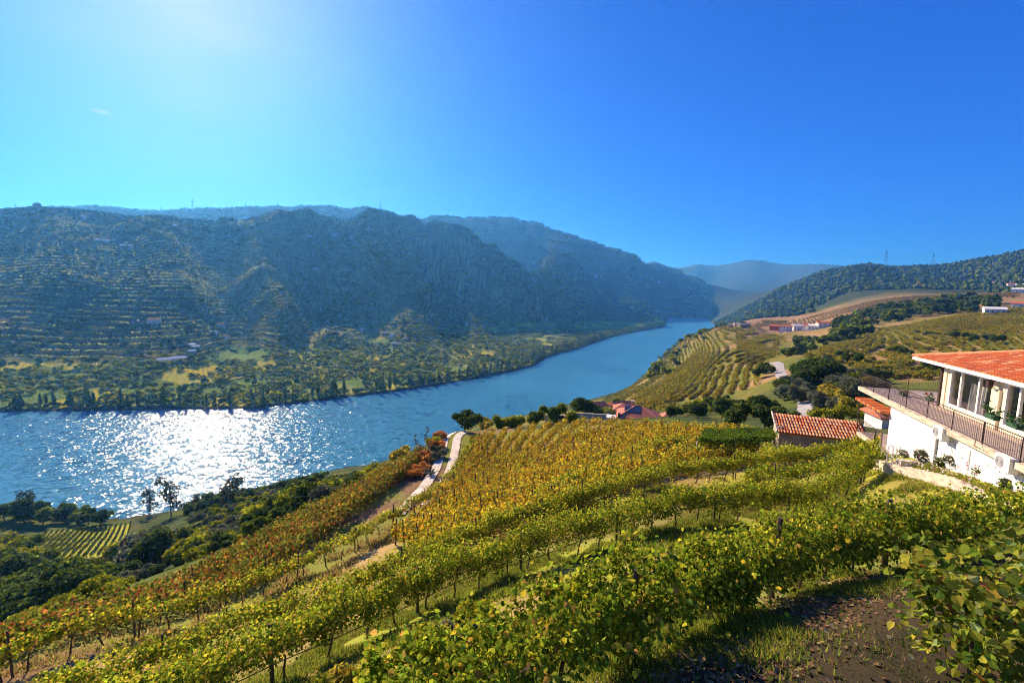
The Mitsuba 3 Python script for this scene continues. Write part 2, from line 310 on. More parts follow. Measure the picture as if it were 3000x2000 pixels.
# ------------------------------------------------------------------ rows of the home vineyard (plan lines)
B_ = line_px([(3300,1575,12.5),(3000,1610,13),(2800,1632,13.3),(2600,1661,13.5),(2400,1725,12.4),(2131,1815,10),(1960,1880,8.9),(1792,1967,7.8),(1600,2050,7.3),(1400,2185,6.9),(1150,2310,6.8),(960,2330,6.9)])
C_ = line_px([(2560,1480,26),(2400,1502,25),(2250,1520,23.8),(2100,1534,22.5),(1950,1560,22.2),(1774,1600,22),(1600,1655,21),(1450,1710,19.5),(1165,1825,16.5),(825,2000,13.5),(500,2150,11.5),(250,2260,10.3)])
C2 = line_px([(2590,1440,27.5),(2450,1425,29),(2300,1412,30),(2170,1412,29.5)])
D_ = line_px([(2560,1405,33),(2400,1378,35),(2250,1383,35),(2080,1415,32.5),(1900,1448,32),(1740,1481,32),(1560,1535,30),(1416,1600,27.5),(1300,1655,25.5),(1165,1719,23.3),(1004,1775,22),(864,1841,21),(700,1905,19),(593,1950,17.7),(478,2000,16.5),(300,2075,15),(50,2170,13.5)])
E_ = line_px([(2020,1320,44),(1900,1345,42),(1780,1378,39),(1650,1430,36),(1560,1475,33.5)])
G_ = line_px([(1385,1300,63),(1380,1320,60),(1362,1360,56),(1330,1410,50),(1290,1455,44),(1253,1490,41),(1150,1560,36.5),(1017,1634,32),(838,1710,29),(727,1766,27),(464,1853,23),(120,1948,19),(-60,1990,17.5)])
OUT = line_px([(1238,1333,63),(1100,1410,52),(900,1520,44),(750,1610,38),(478,1757,30),(215,1834,26),(0,1905,24),(-80,1935,22)])

# ------------------------------------------------------------------ ground cover by place
A1, R1 = np.meshgrid(AZ, RR, indexing='ij')
GX, GY = R1 * np.sin(A1), R1 * np.cos(A1)
GZ = height(GX, GY)
n_a, n_r = A1.shape
I, J = np.meshgrid(np.arange(n_a - 1), np.arange(n_r - 1), indexing='ij')
q = (I * n_r + J).ravel()
tris = np.vstack([np.stack([q, q + n_r, q + n_r + 1], 1), np.stack([q, q + n_r + 1, q + 1], 1)])
GV = np.stack([GX.ravel(), GY.ravel(), GZ.ravel()], 1)
x, y, z, r = GX.ravel(), GY.ravel(), GZ.ravel(), R1.ravel()
def lerp(a, b, t): return a + (np.asarray(b) - a) * np.asarray(t)[:, None]
SOIL, DRY, LIME, SCRUB, GOLD, FIELD, EARTH = map(np.array, ((.19, .125, .075), (.36, .26, .10), (.20, .24, .045), (.055, .075, .032), (.22, .19, .05), (.11, .15, .035), (.40, .24, .13)))
n1, n2, n3 = fb(x, y, 3.1, 3, 50) + .5, fb(x, y, 23, 3, 51) + .5, fb(x, y, 130, 3, 52) + .5
col = np.tile(SCRUB, (len(x), 1)) * (0.7 + 0.7 * n1)[:, None]
col = lerp(col, DRY * 0.6, ss(.55, .75, n2) * 0.4); col = lerp(col, np.array((.12, .15, .035)), ss(.42, .6, fb(x, y, 14, 3, 58) + .5) * .6)
# left bank: plots on the plain, terraced slopes above
RIGHTSIDE = shapely.Polygon([tuple(p[:2]) for p in bank(NEARBANK[:13])] + [(0, 300), (-20, 130), (60, 60), (600, 60), (9000, 2000), (4300, 10500)]).buffer(0)
on_right = inside(x, y, RIGHTSIDE)
left = ~on_right & (r > 330) & (y > 0) & ~inside(x, y, river_poly) & ((np.arctan2(x, y) > -0.95) | True)
gx, gy = x * .96 - y * .28, x * .28 + y * .96
cellx, celly = np.floor(gx / 62 + 0.5 * fb(x, y, 140, 2, 60)), np.floor(gy / 46 + 0.5 * fb(x, y, 140, 2, 61))
def hsh(a, b, k): return np.modf(np.abs(np.sin(a * 12.9898 + b * 78.233 + k * 37.7) * 43758.5453))[0]
hc = hsh(cellx, celly, 1)
PLOTS = np.array([(.17, .25, .05), (.13, .20, .04), (.42, .40, .06), (.22, .30, .06), (.28, .30, .08), (.50, .42, .04), (.16, .24, .05)])
pc = PLOTS[(hc * 6.999).astype(int)]
th = hsh(cellx, celly, 2) * 3.1
stripe = 0.85 + 0.2 * np.sin((x * np.cos(th) + y * np.sin(th)) * 2 * np.pi / 3.2)
plain = left & (z < 26) & (z > 0) & (r < 2500)
col[plain] = (pc * stripe[:, None] * (0.8 + .4 * n1[:, None]))[plain]
slope = left & (z >= 18)
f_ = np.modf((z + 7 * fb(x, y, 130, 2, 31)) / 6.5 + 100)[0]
tc = np.where((f_ < 0.62)[:, None], np.array([.19, .19, .06]), np.array([.045, .042, .028]))  # light flats and dark walls painted in for sun and shade
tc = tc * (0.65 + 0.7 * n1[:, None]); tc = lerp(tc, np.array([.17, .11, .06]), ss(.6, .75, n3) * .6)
wood = ss(.45, .6, fb(x, y, 210, 3, 71) + .5)
tc = lerp(tc, SCRUB * .6, wood * 0.9); tc = lerp(tc, np.array([.035, .05, .035]), ss(1500, 2400, r))
w_ = ss(14, 26, z)
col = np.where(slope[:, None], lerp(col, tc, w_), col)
col[left & (r > 2450)] = np.array((.035, .05, .035))
# right bank hills
right = on_right & (r > 100)
k_ = np.floor((z + 4 * fb(x, y, 60, 2, 81)) / 2.2)
rc = lerp(np.tile(GOLD, (len(x), 1)), FIELD, hsh(k_, 0 * k_, 3) * 0.7) * (0.7 + .6 * n1[:, None])
rc = lerp(rc, EARTH, ss(.58, .72, n2) * .8)
rc = lerp(rc, np.array([.19, .15, .08]), ss(520, 800, r) * ss(.35, .55, n3))
rc = lerp(rc, np.array([.32, .20, .11]), ss(520, 700, r) * ss(.45, .62, fb(x, y, 260, 2, 83) + .5) * .8)
rc = lerp(rc, np.array([.04, .062, .03]), ss(1150, 1350, r) * 0.92)
rc = lerp(rc, np.array([.04, .055, .04]), ss(2300, 2900, r))
rc = lerp(rc, np.array([.07, .095, .03]), (1 - ss(10, 34, z)) * .8 * ss(.3, .5, n2))
col = np.where(right[:, None], lerp(col, rc, ss(120, 200, r)), col)
# the home vineyard
home = shapely.Polygon(np.vstack([OUT[::-1], line_px([(1420, 1262, 82), (1700, 1222, 76), (2000, 1238, 64), (2240, 1265, 52), (2600, 1400, 33), (3200, 1480, 15), (3300, 2000, 6), (1500, 2600, 4), (-200, 2100, 14)])])).buffer(0)
hm = np.zeros(len(x), bool); nr = r < 110; hm[nr] = inside(x[nr], y[nr], home)
lower = -x * 0 + z
hc_ = lerp(np.tile(SOIL, (len(x), 1)) * (0.6 + .8 * n1[:, None]), DRY, ss(.4, .62, n2) * .75)
hc_ = lerp(hc_, LIME, ss(.48, .6, fb(x, y, 7, 3, 55) + .5) * ss(9, 20, r) * .8)
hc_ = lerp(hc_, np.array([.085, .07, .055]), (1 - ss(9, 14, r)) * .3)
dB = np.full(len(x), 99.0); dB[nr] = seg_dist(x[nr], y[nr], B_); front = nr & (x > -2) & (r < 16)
hc_ = lerp(hc_, np.array([.022, .019, .016]) * (0.6 + .9 * n1[:, None]), np.where(front, ss(.4, 1.0, dB) * (1 - ss(3.6, 5.0, dB)), 0) * .9)  # soil strip before the front row darkened to stand in for its shade
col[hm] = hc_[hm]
for line, wdt, c in ((C_, 4.5, (.20, .20, .05)), (C_, 1.9, (.28, .32, .045)), (D_, 1.6, (.32, .31, .05)), (B_, 1.3, (.14, .17, .04))):
    d = np.full(len(x), 99.0); d[nr] = seg_dist(x[nr], y[nr], line)
    col = lerp(col, np.array(c), (1 - ss(wdt * .5, wdt, d)) * ss(.3, .5, n1) * .85)
yard = np.full(len(x), 99.0); yl = line_px([(2640,1410,24),(2800,1450,20.5),(2950,1500,17)]); yard[nr] = seg_dist(x[nr], y[nr], yl)
col = lerp(col, np.array((.34, .33, .05)), (1 - ss(1.2, 3.0, yard)) * (.4 + .6 * ss(.35, .55, n1)))
plot = inside(x, y, xy_poly([(8, 1678), (352, 1622), (384, 1533), (139, 1560)]))
col[plot] = np.array((.30, .31, .05)) * (0.75 + .5 * n1[plot][:, None])
# the dry grass path above row G
PATH = line_px([(1230,1545,37.5),(1080,1625,31),(930,1705,27),(760,1785,24.3),(560,1860,21.5),(300,1940,18),(60,2010,16.4)])
d = np.full(len(x), 99.0); d[nr] = seg_dist(x[nr], y[nr], PATH)
col = lerp(col, np.array((.44, .31, .17)), (1 - ss(.5, 1.3, d)) * .9); col = lerp(col, np.array((.40, .29, .12)), (1 - ss(1.2, 2.4, d)) * .6)
shore = np.full(len(x), 99.0); m_ = (z > -1) & (z < 6); shore[m_] = seg_dist(x[m_], y[m_], np.vstack([river_xy, river_xy[:1]]))
col = lerp(col, np.array((.06, .055, .04)), (1 - ss(2, 8, shore)))
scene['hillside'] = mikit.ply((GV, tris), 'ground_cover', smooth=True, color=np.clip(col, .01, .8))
lab('hillside', kind='structure')
bx0, by0 = river_xy.min(0) - 20; bx1, by1 = river_xy.max(0) + 20
wx, wy = np.meshgrid(np.linspace(bx0, bx1, 40), np.linspace(by0, by1, 60), indexing='ij')
wi, wj = np.meshgrid(np.arange(39), np.arange(59), indexing='ij'); wq = (wi * 60 + wj).ravel()
wv = np.stack([wx.ravel(), wy.ravel(), wx.ravel() * 0], 1)
scene['river'] = mikit.ply((wv, np.vstack([np.stack([wq, wq + 60, wq + 61], 1), np.stack([wq, wq + 61, wq + 1], 1)])), 'water', smooth=True, uv=wv[:, :2])
lab('river', kind='structure')
# air
scene['haze'] = {'type': 'cube', 'to_world': T().translate([0, 0, 322]).scale([11500, 11500, 330.0]), 'bsdf': {'type': 'null'}, 'interior': {'type': 'ref', 'id': 'air'}}
lab('haze', kind='stuff')

# ------------------------------------------------------------------ vine rows
GREENS = [(.14, .21, .02), (.27, .34, .025), (.50, .50, .04), (.68, .57, .045), (.50, .30, .07)]
GOLDS = [(.58, .42, .025), (.66, .52, .04), (.30, .31, .03), (.50, .24, .03), (.30, .16, .06), (.12, .15, .03)]
REDS = [(.34, .09, .03), (.42, .17, .035), (.13, .17, .025), (.20, .23, .03), (.45, .33, .04), (.24, .12, .05)]
def row_leaves(line, per_m, size, top, low, half, pal, w, rng, full=False, clump=1.0, droop=.4, spread=.28):
    """points of foliage along a trellis: thick clumps, ragged top, hanging shoots"""
    p = smooth_line(line, 0.4); L = np.linalg.norm(np.diff(p, axis=0), axis=1).sum(); s0 = np.linspace(0, 1, len(p))
    n = int(L * per_m * 1.7); t = rng.random(n)
    c = np.stack([np.interp(t, s0, p[:, 0]), np.interp(t, s0, p[:, 1])], 1)
    d = np.stack([np.interp(t, s0, np.gradient(p[:, k])) for k in (0, 1)], 1); d /= np.linalg.norm(d, axis=1, keepdims=True) + 1e-9
    u = t * L; sd = rng.integers(1000)
    w1 = meshkit.fbm(np.stack([u / 1.1, u * 0 + sd, u * 0], 1), 2, 3); w2 = meshkit.fbm(np.stack([u / .45, u * 0 + sd, u * 0 + 9], 1), 2, 5)
    tp = top * (0.80 + 0.26 * (w1 - .5) * 2 * clump * .55 + 0.22 * w2); lw = low * (0.6 + 0.9 * w2)
    h = lw + (tp - lw) * rng.beta(1.9, 1.25, n)
    q = (h - lw) / (tp - lw + 1e-6)
    side = rng.normal(0, 1, n) * half * (0.55 + 0.45 * np.sqrt(np.clip(q * 2, 0, 1))) * (0.7 + .6 * w1)
    # leaves are mostly on the outside of the hedge
    side = np.where(rng.random(n) < .55, np.sign(side) * half * (0.55 + .5 * rng.random(n)) * (0.75 + .5 * w1), side * .8)
    dens = np.clip(1.5 * (meshkit.fbm(np.stack([u / .9, h / .5, u * 0 + sd], 1), 2, 8) - 0.22), .34, 1)
    shoot = rng.random(n) < 0.05; h = np.where(shoot, tp * (1 + .17 * rng.random(n)), h)
    k = rng.random(n) < np.where(shoot, .8, dens) * .72
    c, d, h, side, u = c[k], d[k], h[k], side[k], u[k]
    xy = c + np.stack([d[:, 1], -d[:, 0]], 1) * side[:, None]
    g = height(c[:, 0], c[:, 1])
    pts = np.column_stack([xy, g + h])
    out = np.column_stack([np.stack([d[:, 1], -d[:, 0]], 1) * np.sign(side)[:, None] * 1.4, np.full(len(h), .25)])
    cc = palette(pal, w, len(pts), rng, spread)
    tone = meshkit.fbm(np.stack([u / 2.3, u * 0 + sd, h], 1), 2, 17)
    cc = cc * (0.75 + 0.5 * tone)[:, None]
    return leaves(pts, size * np.exp(rng.normal(0, .25, len(pts))), rng, .25, out, full, cc, droop)
POSTV = {}
def post_mesh(h, r):
    k = (round(h, 2), round(r, 3))
    if k not in POSTV: POSTV[k] = mikit.ply(tube([[0, 0, -.3], [0.01, 0, h * .5], [0, 0, h]], [r * 1.1, r, r * .95], 6), 'post_wood')
    return POSTV[k]
TRUNKV = []
for i in range(4):
    rr = np.random.default_rng(40 + i); b = rr.normal(0, .05, 2)
    TRUNKV.append(mikit.ply(tube([[0, 0, -.15], [b[0], b[1], .25], [b[0] * 2.2, b[1] * 1.4, .5], [b[0] * 1.5, b[1] * 3, .78], [b[0] * 3.5, b[1] * 4, 1.0]], [.055, .04, .036, .034, .02], 5), 'bark'))
ROWKEYS = []
ORD = ['first', 'second', 'third', 'fourth', 'fifth', 'sixth', 'seventh', 'eighth', 'ninth', 'tenth', 'eleventh', 'twelfth', 'thirteenth', 'fourteenth', 'fifteenth', 'sixteenth', 'seventeenth', 'eighteenth', 'nineteenth', 'twentieth', 'twenty-first', 'twenty-second', 'twenty-third', 'last']
def vine_row(line, label, group=None, per_m=200, size=.12, top=1.75, low=.55, half=.3, pal=GREENS, w=(4, 4, 2.5, 1.2, .6), full=False, posts=5.0, post_h=1.95, post_r=.045, trunks=1.25, seed=0, clump=1.0, cane=True, key=None):
    rng = np.random.default_rng(300 + seed)
    key = key or numbered('vine_row')
    v, f, c = row_leaves(line, per_m, size, top, low, half, pal, w, rng, full, clump)
    scene[key + '__foliage'] = mikit.ply((v, f), 'leaf', color=c)
    p = smooth_line(line, .4); L = np.linalg.norm(np.diff(p, axis=0), axis=1).sum(); s0 = np.linspace(0, L, len(p))
    at = lambda s: np.array([np.interp(s, s0, p[:, 0]), np.interp(s, s0, p[:, 1])])
    def stand(name, s, ply, scale=1.0):
        xy = at(s); g = float(height(xy[:1], xy[1:])[0])
        put(f'{key}__{name}', {**ply, 'to_world': T().translate([*xy.tolist(), g]).rotate([0, 0, 1], float(rng.uniform(0, 360))).rotate([1, 0, 0], float(rng.normal(0, 2.0))).scale([scale] * 2 + [float(rng.uniform(.92, 1.1))])}, '') if False else None
        k, n = f'{key}__{name}', 0
        while k in scene: n += 1; k = f'{key}__{name}_{n:03d}'
        scene[k] = {**ply, 'to_world': T().translate([*xy.tolist(), g]).rotate([0, 0, 1], float(rng.uniform(0, 360))).rotate([1, 0, 0], float(rng.normal(0, 2.0))).scale([scale, scale, float(rng.uniform(.92, 1.1))])}
    if posts:
        for s in np.arange(rng.uniform(.3, 1.2), L, posts): stand('post', s, post_mesh(post_h, post_r))
    if trunks:
        for s in np.arange(rng.uniform(.3, 1.0), L, trunks): stand('trunk', s + rng.normal(0, .12), TRUNKV[rng.integers(4)])
    if cane:
        q_ = resample(p, 1.6); z_ = height(q_[:, 0], q_[:, 1])
        scene[key + '__cordon'] = mikit.ply(tube(np.column_stack([q_, z_ + low * 1.35 + rng.normal(0, .03, len(z_))]), .022, 4), 'bark')
    lab(key, label, 'vine row', group); ROWKEYS.append(key)
    return key
rb = vine_row(B_, 'tall dark vine row in front, running from the white house down to the bottom centre', per_m=2700, size=.078, top=1.88, low=.5, half=.5, w=(5, 4, 2, .9, .4), full=True, seed=1, post_r=.06)
rc_ = vine_row(C_, 'second vine row from the front, from the house corner to the lower left', per_m=2300, size=.086, top=2.15, low=.75, half=.45, w=(4, 4, 2.6, 1.2, .45), seed=2, post_r=.06)
vine_row(C2, 'short vine row below the low wall at the house corner', per_m=800, size=.115, top=1.7, half=.36, seed=3)
vine_row(D_, 'vine row just uphill of the dry grass path, third from the front', per_m=1250, size=.10, top=1.85, low=.75, half=.36, w=(3, 4, 3, 2, .8), seed=4)
vine_row(E_, 'short green vine row leading to the pergola', per_m=760, size=.12, top=1.85, half=.38, w=(4, 4, 2, 1, .4), seed=5)
SH_ = line_px([(2215, 1362, 36.5), (2300, 1358, 36.2), (2420, 1362, 35.5)])
vine_row(SH_, 'yellow topped vine row along the foot of the stone shed', per_m=760, size=.12, top=1.85, half=.38, w=(2, 3, 3, 2.5, .8), seed=6)
vine_row(G_, 'vine row beside the concrete farm track, downhill edge of the home slope', per_m=380, size=.135, top=1.7, low=.85, half=.3, w=(3, 3, 2, 2, 1.5), seed=7, posts=4.2, clump=1.2)
# the front corner bush: its 300 largest leaves are parts
A_ = line_px([(2660, 2105, 6.1), (2800, 2060, 6.0), (2950, 2020, 5.9), (3150, 1985, 5.8), (3400, 1950, 5.7)])
rng = np.random.default_rng(77)
v, f, c = row_leaves(A_, 2300, .098, 1.85, .1, .6, [(.10, .16, .025), (.20, .25, .03), (.36, .36, .05), (.34, .40, .14), (.30, .14, .04)], (3, 4, 3.2, 1.4, .3), rng, True, 1.2, .2)
nl = len(v) // 9; lv, lc = v.reshape(nl, 9, 3), c.reshape(nl, 9, 3)[:, 0]
rel = lv.mean(1) - EYE; dep = rel @ FW; area = np.ptp(lv, axis=1).max(1) / dep
vis = (np.abs(rel @ RT / dep) < 1.15) & (-(rel @ UPV) / dep < .77)
vis &= (lv.mean(1)[:, 2] - height(lv.mean(1)[:, 0], lv.mean(1)[:, 1])) > .8
best = np.argsort(-(area * vis))[:300]
A_KEY = 'front_vine_row'
for i in best:
    k = numbered(A_KEY + '__leaf'); scene[k] = mikit.ply((lv[i], LEAF7F), 'leaf', color=np.tile(lc[i], (9, 1)))
rest = np.setdiff1d(np.arange(nl), best)
scene[A_KEY + '__foliage'] = mikit.ply((lv[rest].reshape(-1, 3), (LEAF7F[None] + (np.arange(len(rest)) * 9)[:, None, None]).reshape(-1, 3)), 'leaf', color=np.repeat(lc[rest], 9, 0))
lab(A_KEY + '__foliage', kind='stuff')
for k in range(1, 4):
    xy = resample(A_, .7)[k]; g = float(height(xy[:1], xy[1:])[0])
    scene[f'{A_KEY}__trunk' + (f'_{k:03d}' if k else '')] = {**TRUNKV[k % 4], 'to_world': T().translate([*xy.tolist(), g]).scale([.6, .6, 1.0])}
lab(A_KEY, 'sunlit big-leaved vine row in the bottom right corner', 'vine row')
# the drip hose hung under the second row
hz = smooth_line(C_, .5); hz = hz[np.hypot(hz[:, 0], hz[:, 1]) < 22]
hz = resample(hz, 1.2); hzz = height(hz[:, 0], hz[:, 1]) + .62 + .1 * np.sin(np.arange(len(hz)) * 1.1)
scene[rc_ + '__drip_hose'] = mikit.ply(tube(np.column_stack([hz, hzz]), .018, 5), 'black_plastic')
# golden rows, fanned out over the brow
D0, Dm, D1 = at_depth(1250, 1645, 25.7)[:2], at_depth(1740, 1472, 33)[:2], at_depth(2200, 1345, 38)[:2]
G0, Gm, G1 = at_depth(1120, 1590, 33.5)[:2], at_depth(1290, 1470, 42)[:2], at_depth(1405, 1285, 64)[:2]
CREST = resample(line_px([(2215, 1335, 39), (2235, 1290, 46), (2160, 1255, 53), (2000, 1243, 60), (1850, 1232, 66), (1700, 1228, 70), (1560, 1236, 72), (1450, 1262, 70), (1405, 1285, 64)]), .5)
NR = 24
for j in range(NR):
    k = j / (NR - 1)
    P0, P1, P2 = D0 + (G0 - D0) * k, Dm + (Gm - Dm) * k, CREST[int(k * (len(CREST) - 1))]
    tt = np.linspace(0 if j % 4 == 0 else (.2 if j % 2 == 0 else .42), 1, 40)[:, None]
    Q = P0 * 2 * (tt - .5) * (tt - 1) + P1 * 4 * tt * (1 - tt) + P2 * 2 * tt * (tt - .5)
    w = (3.0 - 1.2 * (k > .8), 3, 3 + 2.5 * max(0, .35 - k), .8 + 1.5 * k, .6 + k, 1.6 + 4 * max(0, .3 - k))
    vine_row(Q, f'golden vine row on the rounded brow, {ORD[j]} counting from the pergola side', 'golden vine rows on the brow of the home vineyard', per_m=165, size=.18, top=1.75, low=.45, half=.27, pal=GOLDS, w=w,
             posts=5.5, post_h=2.0, post_r=.05, trunks=None, seed=20 + j, clump=1.3, cane=False)
# the red and green block beneath the track
OUTr, INr = resample(OUT, .5), resample(line_px([(1215, 1385, 56), (1150, 1455, 48), (1020, 1560, 40), (900, 1640, 34.5), (727, 1740, 29.3), (464, 1825, 25), (120, 1915, 21.5), (-60, 1960, 20)]), .5)
for j in range(9):
    k = j / 8
    n_ = 60; a_ = OUTr[np.linspace(0, len(OUTr) - 1, n_).astype(int)]; b_ = INr[np.linspace(0, len(INr) - 1, n_).astype(int)]
    Q = (a_ * (1 - k) + b_ * k)
    gap = np.linalg.norm(a_ - b_, axis=1) / 8
    end = n_ if j in (0, 8) else (np.nonzero(gap > (.5 if j % 2 == 0 else .75))[0].max(initial=20) + 1)
    Q = Q[:max(end, 8)]
    w = (.4 + 1.6 * max(0, 1 - abs(k - .6) * 2.2), 1.0, 4.5 - 2 * k, 4, 1.8, 1.2)
    vine_row(Q, f'red and green vine row of the steep block, {ORD[j]} counting from the river side', 'vine rows of the steep block below the farm track', per_m=190, size=.19, top=1.6, low=.3, half=.36, pal=REDS, w=w,
             posts=6, post_h=1.7, post_r=.045, trunks=None, seed=60 + j, clump=1.0, cane=False)
# small trained vineyard on the river flat, lower left
pA, pB, pC, pD = (ground_pt(*p)[:2] for p in ((30, 1680), (150, 1690), (385, 1530), (300, 1530)))
corner = [ground_pt(*p)[:2] for p in ((15, 1672), (300, 1535))], [ground_pt(*p)[:2] for p in ((330, 1640), (390, 1540))]
low_, upp_ = [ground_pt(*p)[:2] for p in ((8, 1676), (352, 1620))], [ground_pt(*p)[:2] for p in ((139, 1562), (384, 1533))]
for j in range(17):
    k = j / 16
    a, b = corner[0][0] + (corner[1][0] - corner[0][0]) * k, corner[0][1] + (corner[1][1] - corner[0][1]) * k
    a, b = low_[0] + (low_[1] - low_[0]) * k, upp_[0] + (upp_[1] - upp_[0]) * k
    vine_row(np.array([a + (b - a) * s for s in np.linspace(0, 1, 9)]), f'thin green vine row of the small riverside vineyard, {ORD[j]} from its left edge', 'vine rows of the small vineyard by the river', per_m=40, size=.34, top=1.5, low=.3, half=.16,
             pal=[(.05, .08, .02), (.10, .12, .025)], w=(3, 2), posts=None, trunks=None, seed=90 + j, cane=False)
# grass and weeds between the rows
rng = np.random.default_rng(9)
def blades(xy, h, rng, cols, wdt=.02):
    n = len(xy); g = height(xy[:, 0], xy[:, 1]); a = rng.uniform(0, 2 * np.pi, n); lean = rng.normal(0, .35, (n, 2)) * h[:, None]
    b = np.column_stack([xy, g - .03]); s = np.column_stack([np.cos(a), np.sin(a), a * 0]) * (wdt * (h / .3))[:, None]
    tip = b + np.column_stack([lean, h])
    v = np.stack([b - s, b + s, tip], 1).reshape(-1, 3)
    return v, np.arange(3 * n).reshape(-1, 3), np.repeat(cols, 3, 0)
parts_ = []
def strip(line, off, wd, n, hm_, cols, w, thr=.42):
    p = smooth_line(line, .4); k = rng.integers(0, len(p) - 1, n); t = rng.random(n)[:, None]
    c = p[k] * (1 - t) + p[k + 1] * t; d = p[k + 1] - p[k]; d /= np.linalg.norm(d, axis=1, keepdims=True)
    xy = c + np.stack([d[:, 1], -d[:, 0]], 1) * (off + rng.normal(0, wd, n))[:, None] + d * rng.normal(0, .3, (n, 1))
    m = meshkit.fbm(np.column_stack([xy / 1.6, xy[:, 0] * 0]), 3, 21); xy, m = xy[m > thr], m[m > thr]
    parts_.append(blades(xy, hm_ * (0.3 + 2.2 * (m - thr) / .4 + .3 * rng.random(len(xy))), rng, palette(cols, w, len(xy), rng, .25), .022 + .0012 * np.hypot(*xy.T)[:, None].mean()))
WEED = [(.20, .26, .03), (.30, .34, .04), (.12, .18, .03), (.40, .33, .10)]
DRYG = [(.42, .31, .12), (.34, .24, .10), (.26, .26, .06)]
for ln, n, hh in ((C_, 44000, .17), (D_, 36000, .17), (B_, 34000, .14), (C2, 4000, .16), (E_, 4000, .16), (SH_, 3000, .16)): strip(ln, 0.1, .55, n, hh, WEED, (3, 3, 1.5, 1))
strip(C_, -1.4, .8, 30000, .15, WEED, (3, 3, 1, 1.5), .36); strip(C_, 1.4, .8, 26000, .15, WEED, (3, 3, 1, 1.5), .4); strip(C_, 1.6, 1.2, 16000, .12, DRYG, (2, 2, 2), .36); strip(D_, 1.2, 1.2, 20000, .12, DRYG, (2, 2, 2), .36); strip(D_, -2.0, 1.5, 22000, .14, DRYG, (3, 1, 2), .36); strip(G_, -1.0, 1.6, 22000, .15, DRYG, (3, 1, 2.5), .36)
strip(B_, -1.5, 1.4, 9000, .07, DRYG + WEED[:2], (1, 2, 1, 1.5, .5), .45)
strip(line_px([(2640,1410,24),(2800,1450,20.5),(2950,1500,17)]), 0, 1.0, 12000, .13, WEED + DRYG[:1], (2, 3, 1, 2, 1), .36); strip(OUT, 3, 2.5, 9000, .2, DRYG, (2, 1, 3), .3)
strip(B_, -1.0, .6, 38000, .095, WEED, (3, 2.5, 2.5, 1), .3); strip(B_, 3.2, 1.0, 22000, .17, WEED, (3, 3, 1, 1.5), .38)
strip(B_, -2.8, 1.4, 16000, .055, [(.05, .075, .02), (.09, .12, .03), (.26, .2, .1), (.14, .16, .04)], (3, 3, 1, 1.5), .3)
cl = smooth_line(B_, .4); k = rng.integers(0, len(cl) - 1, 9000); xy = cl[k] + rng.normal(0, .5, (9000, 2)) + (-cl[k] / np.linalg.norm(cl[k], axis=1, keepdims=True)) * rng.uniform(.3, 5.2, (9000, 1))
v, f, c = leaves(np.column_stack([xy, height(xy[:, 0], xy[:, 1]) + .03]), .085, rng, 1.2, None, False, palette([(.30, .2, .11), (.22, .13, .07), (.42, .34, .2), (.14, .17, .04)], (3, 3, 1, 2), 9000, rng))
scene['leaf_litter'] = mikit.ply((v, f), 'leaf', color=c); lab('leaf_litter', 'dry fallen leaves on the soil darkened as shade before the front vine row', 'leaves', kind='stuff')
gv, gf, gc, nn = [], [], [], 0
for v, f, c in parts_:
    gv.append(v); gf.append(f + nn); gc.append(c); nn += len(v)
scene['grass'] = mikit.ply((np.vstack(gv), np.vstack(gf)), 'leaf', color=np.vstack(gc)); lab('grass', 'tufts of green and dry grass between the vine rows', 'grass', kind='stuff')

# ------------------------------------------------------------------ tracks and roads
def ribbon(line, w0, w1, lift, step=.7):
    p = smooth_line(line, step, 5); d = np.gradient(p, axis=0); d /= np.linalg.norm(d, axis=1, keepdims=True); s = np.stack([d[:, 1], -d[:, 0]], 1)
    cols = [on_ground(p + s * w, lift) for w in np.linspace(w0, w1, 4)]
    m = len(p); v = np.stack(cols, 1).reshape(-1, 3); f = []
    for i in range(m - 1):
        for j in range(3):
            a = i * 4 + j; f += [(a, a + 4, a + 5), (a, a + 5, a + 1)]
    f = np.array(f); n = np.cross(v[f[0, 1]] - v[f[0, 0]], v[f[0, 2]] - v[f[0, 0]])
    return v, f if n[2] > 0 else f[:, ::-1]
def conc(p, n, uv):
    d = mikit.fbm(p.x * 1.2, p.y * 1.2, 0.0, 4); e = mikit.fbm(p.x * 9, p.y * 9, 2.0, 3)
    return mikit.mix([0.62, 0.56, 0.47], [0.40, 0.34, 0.26], mikit.smoothstep(0.45, 0.75, d * .6 + e * .4))
mat('worn_concrete', mikit.proc(conc), 0.95)
ROAD = [(1349,1266,72),(1333,1279,69),(1321,1293,66.5),(1316,1318,62),(1307,1345,58),(1297,1375,54),(1279,1412,49.5),(1252,1450,45),(1213,1490,40.8),(1190,1512,38.8)]
RL = line_px(ROAD)
for name, a, b in (('left', -1.5, -.35), ('right', .35, 1.5)):
    k = numbered('farm_track'); scene[k] = mikit.ply(ribbon(RL, a, b, .1), 'worn_concrete', smooth=True); lab(k, kind='structure')
ASPH = [(2262,1058,205),(2281,1066,190),(2283,1085,172),(2290,1105,158),(2310,1122,145),(2335,1140,131),(2360,1168,108),(2366,1190,95),(2362,1215,84),(2350,1250,70)]
scene['paved_road'] = mikit.ply(ribbon(line_px(ASPH), -1.75, 1.75, .12), 'worn_asphalt', smooth=True); lab('paved_road', kind='structure')
def asph(p, n, uv): return mikit.mix([0.34, 0.33, 0.32], [0.24, 0.23, 0.22], mikit.fbm(p.x, p.y, 0.0, 4))
mat('worn_asphalt', mikit.proc(asph), 0.9)

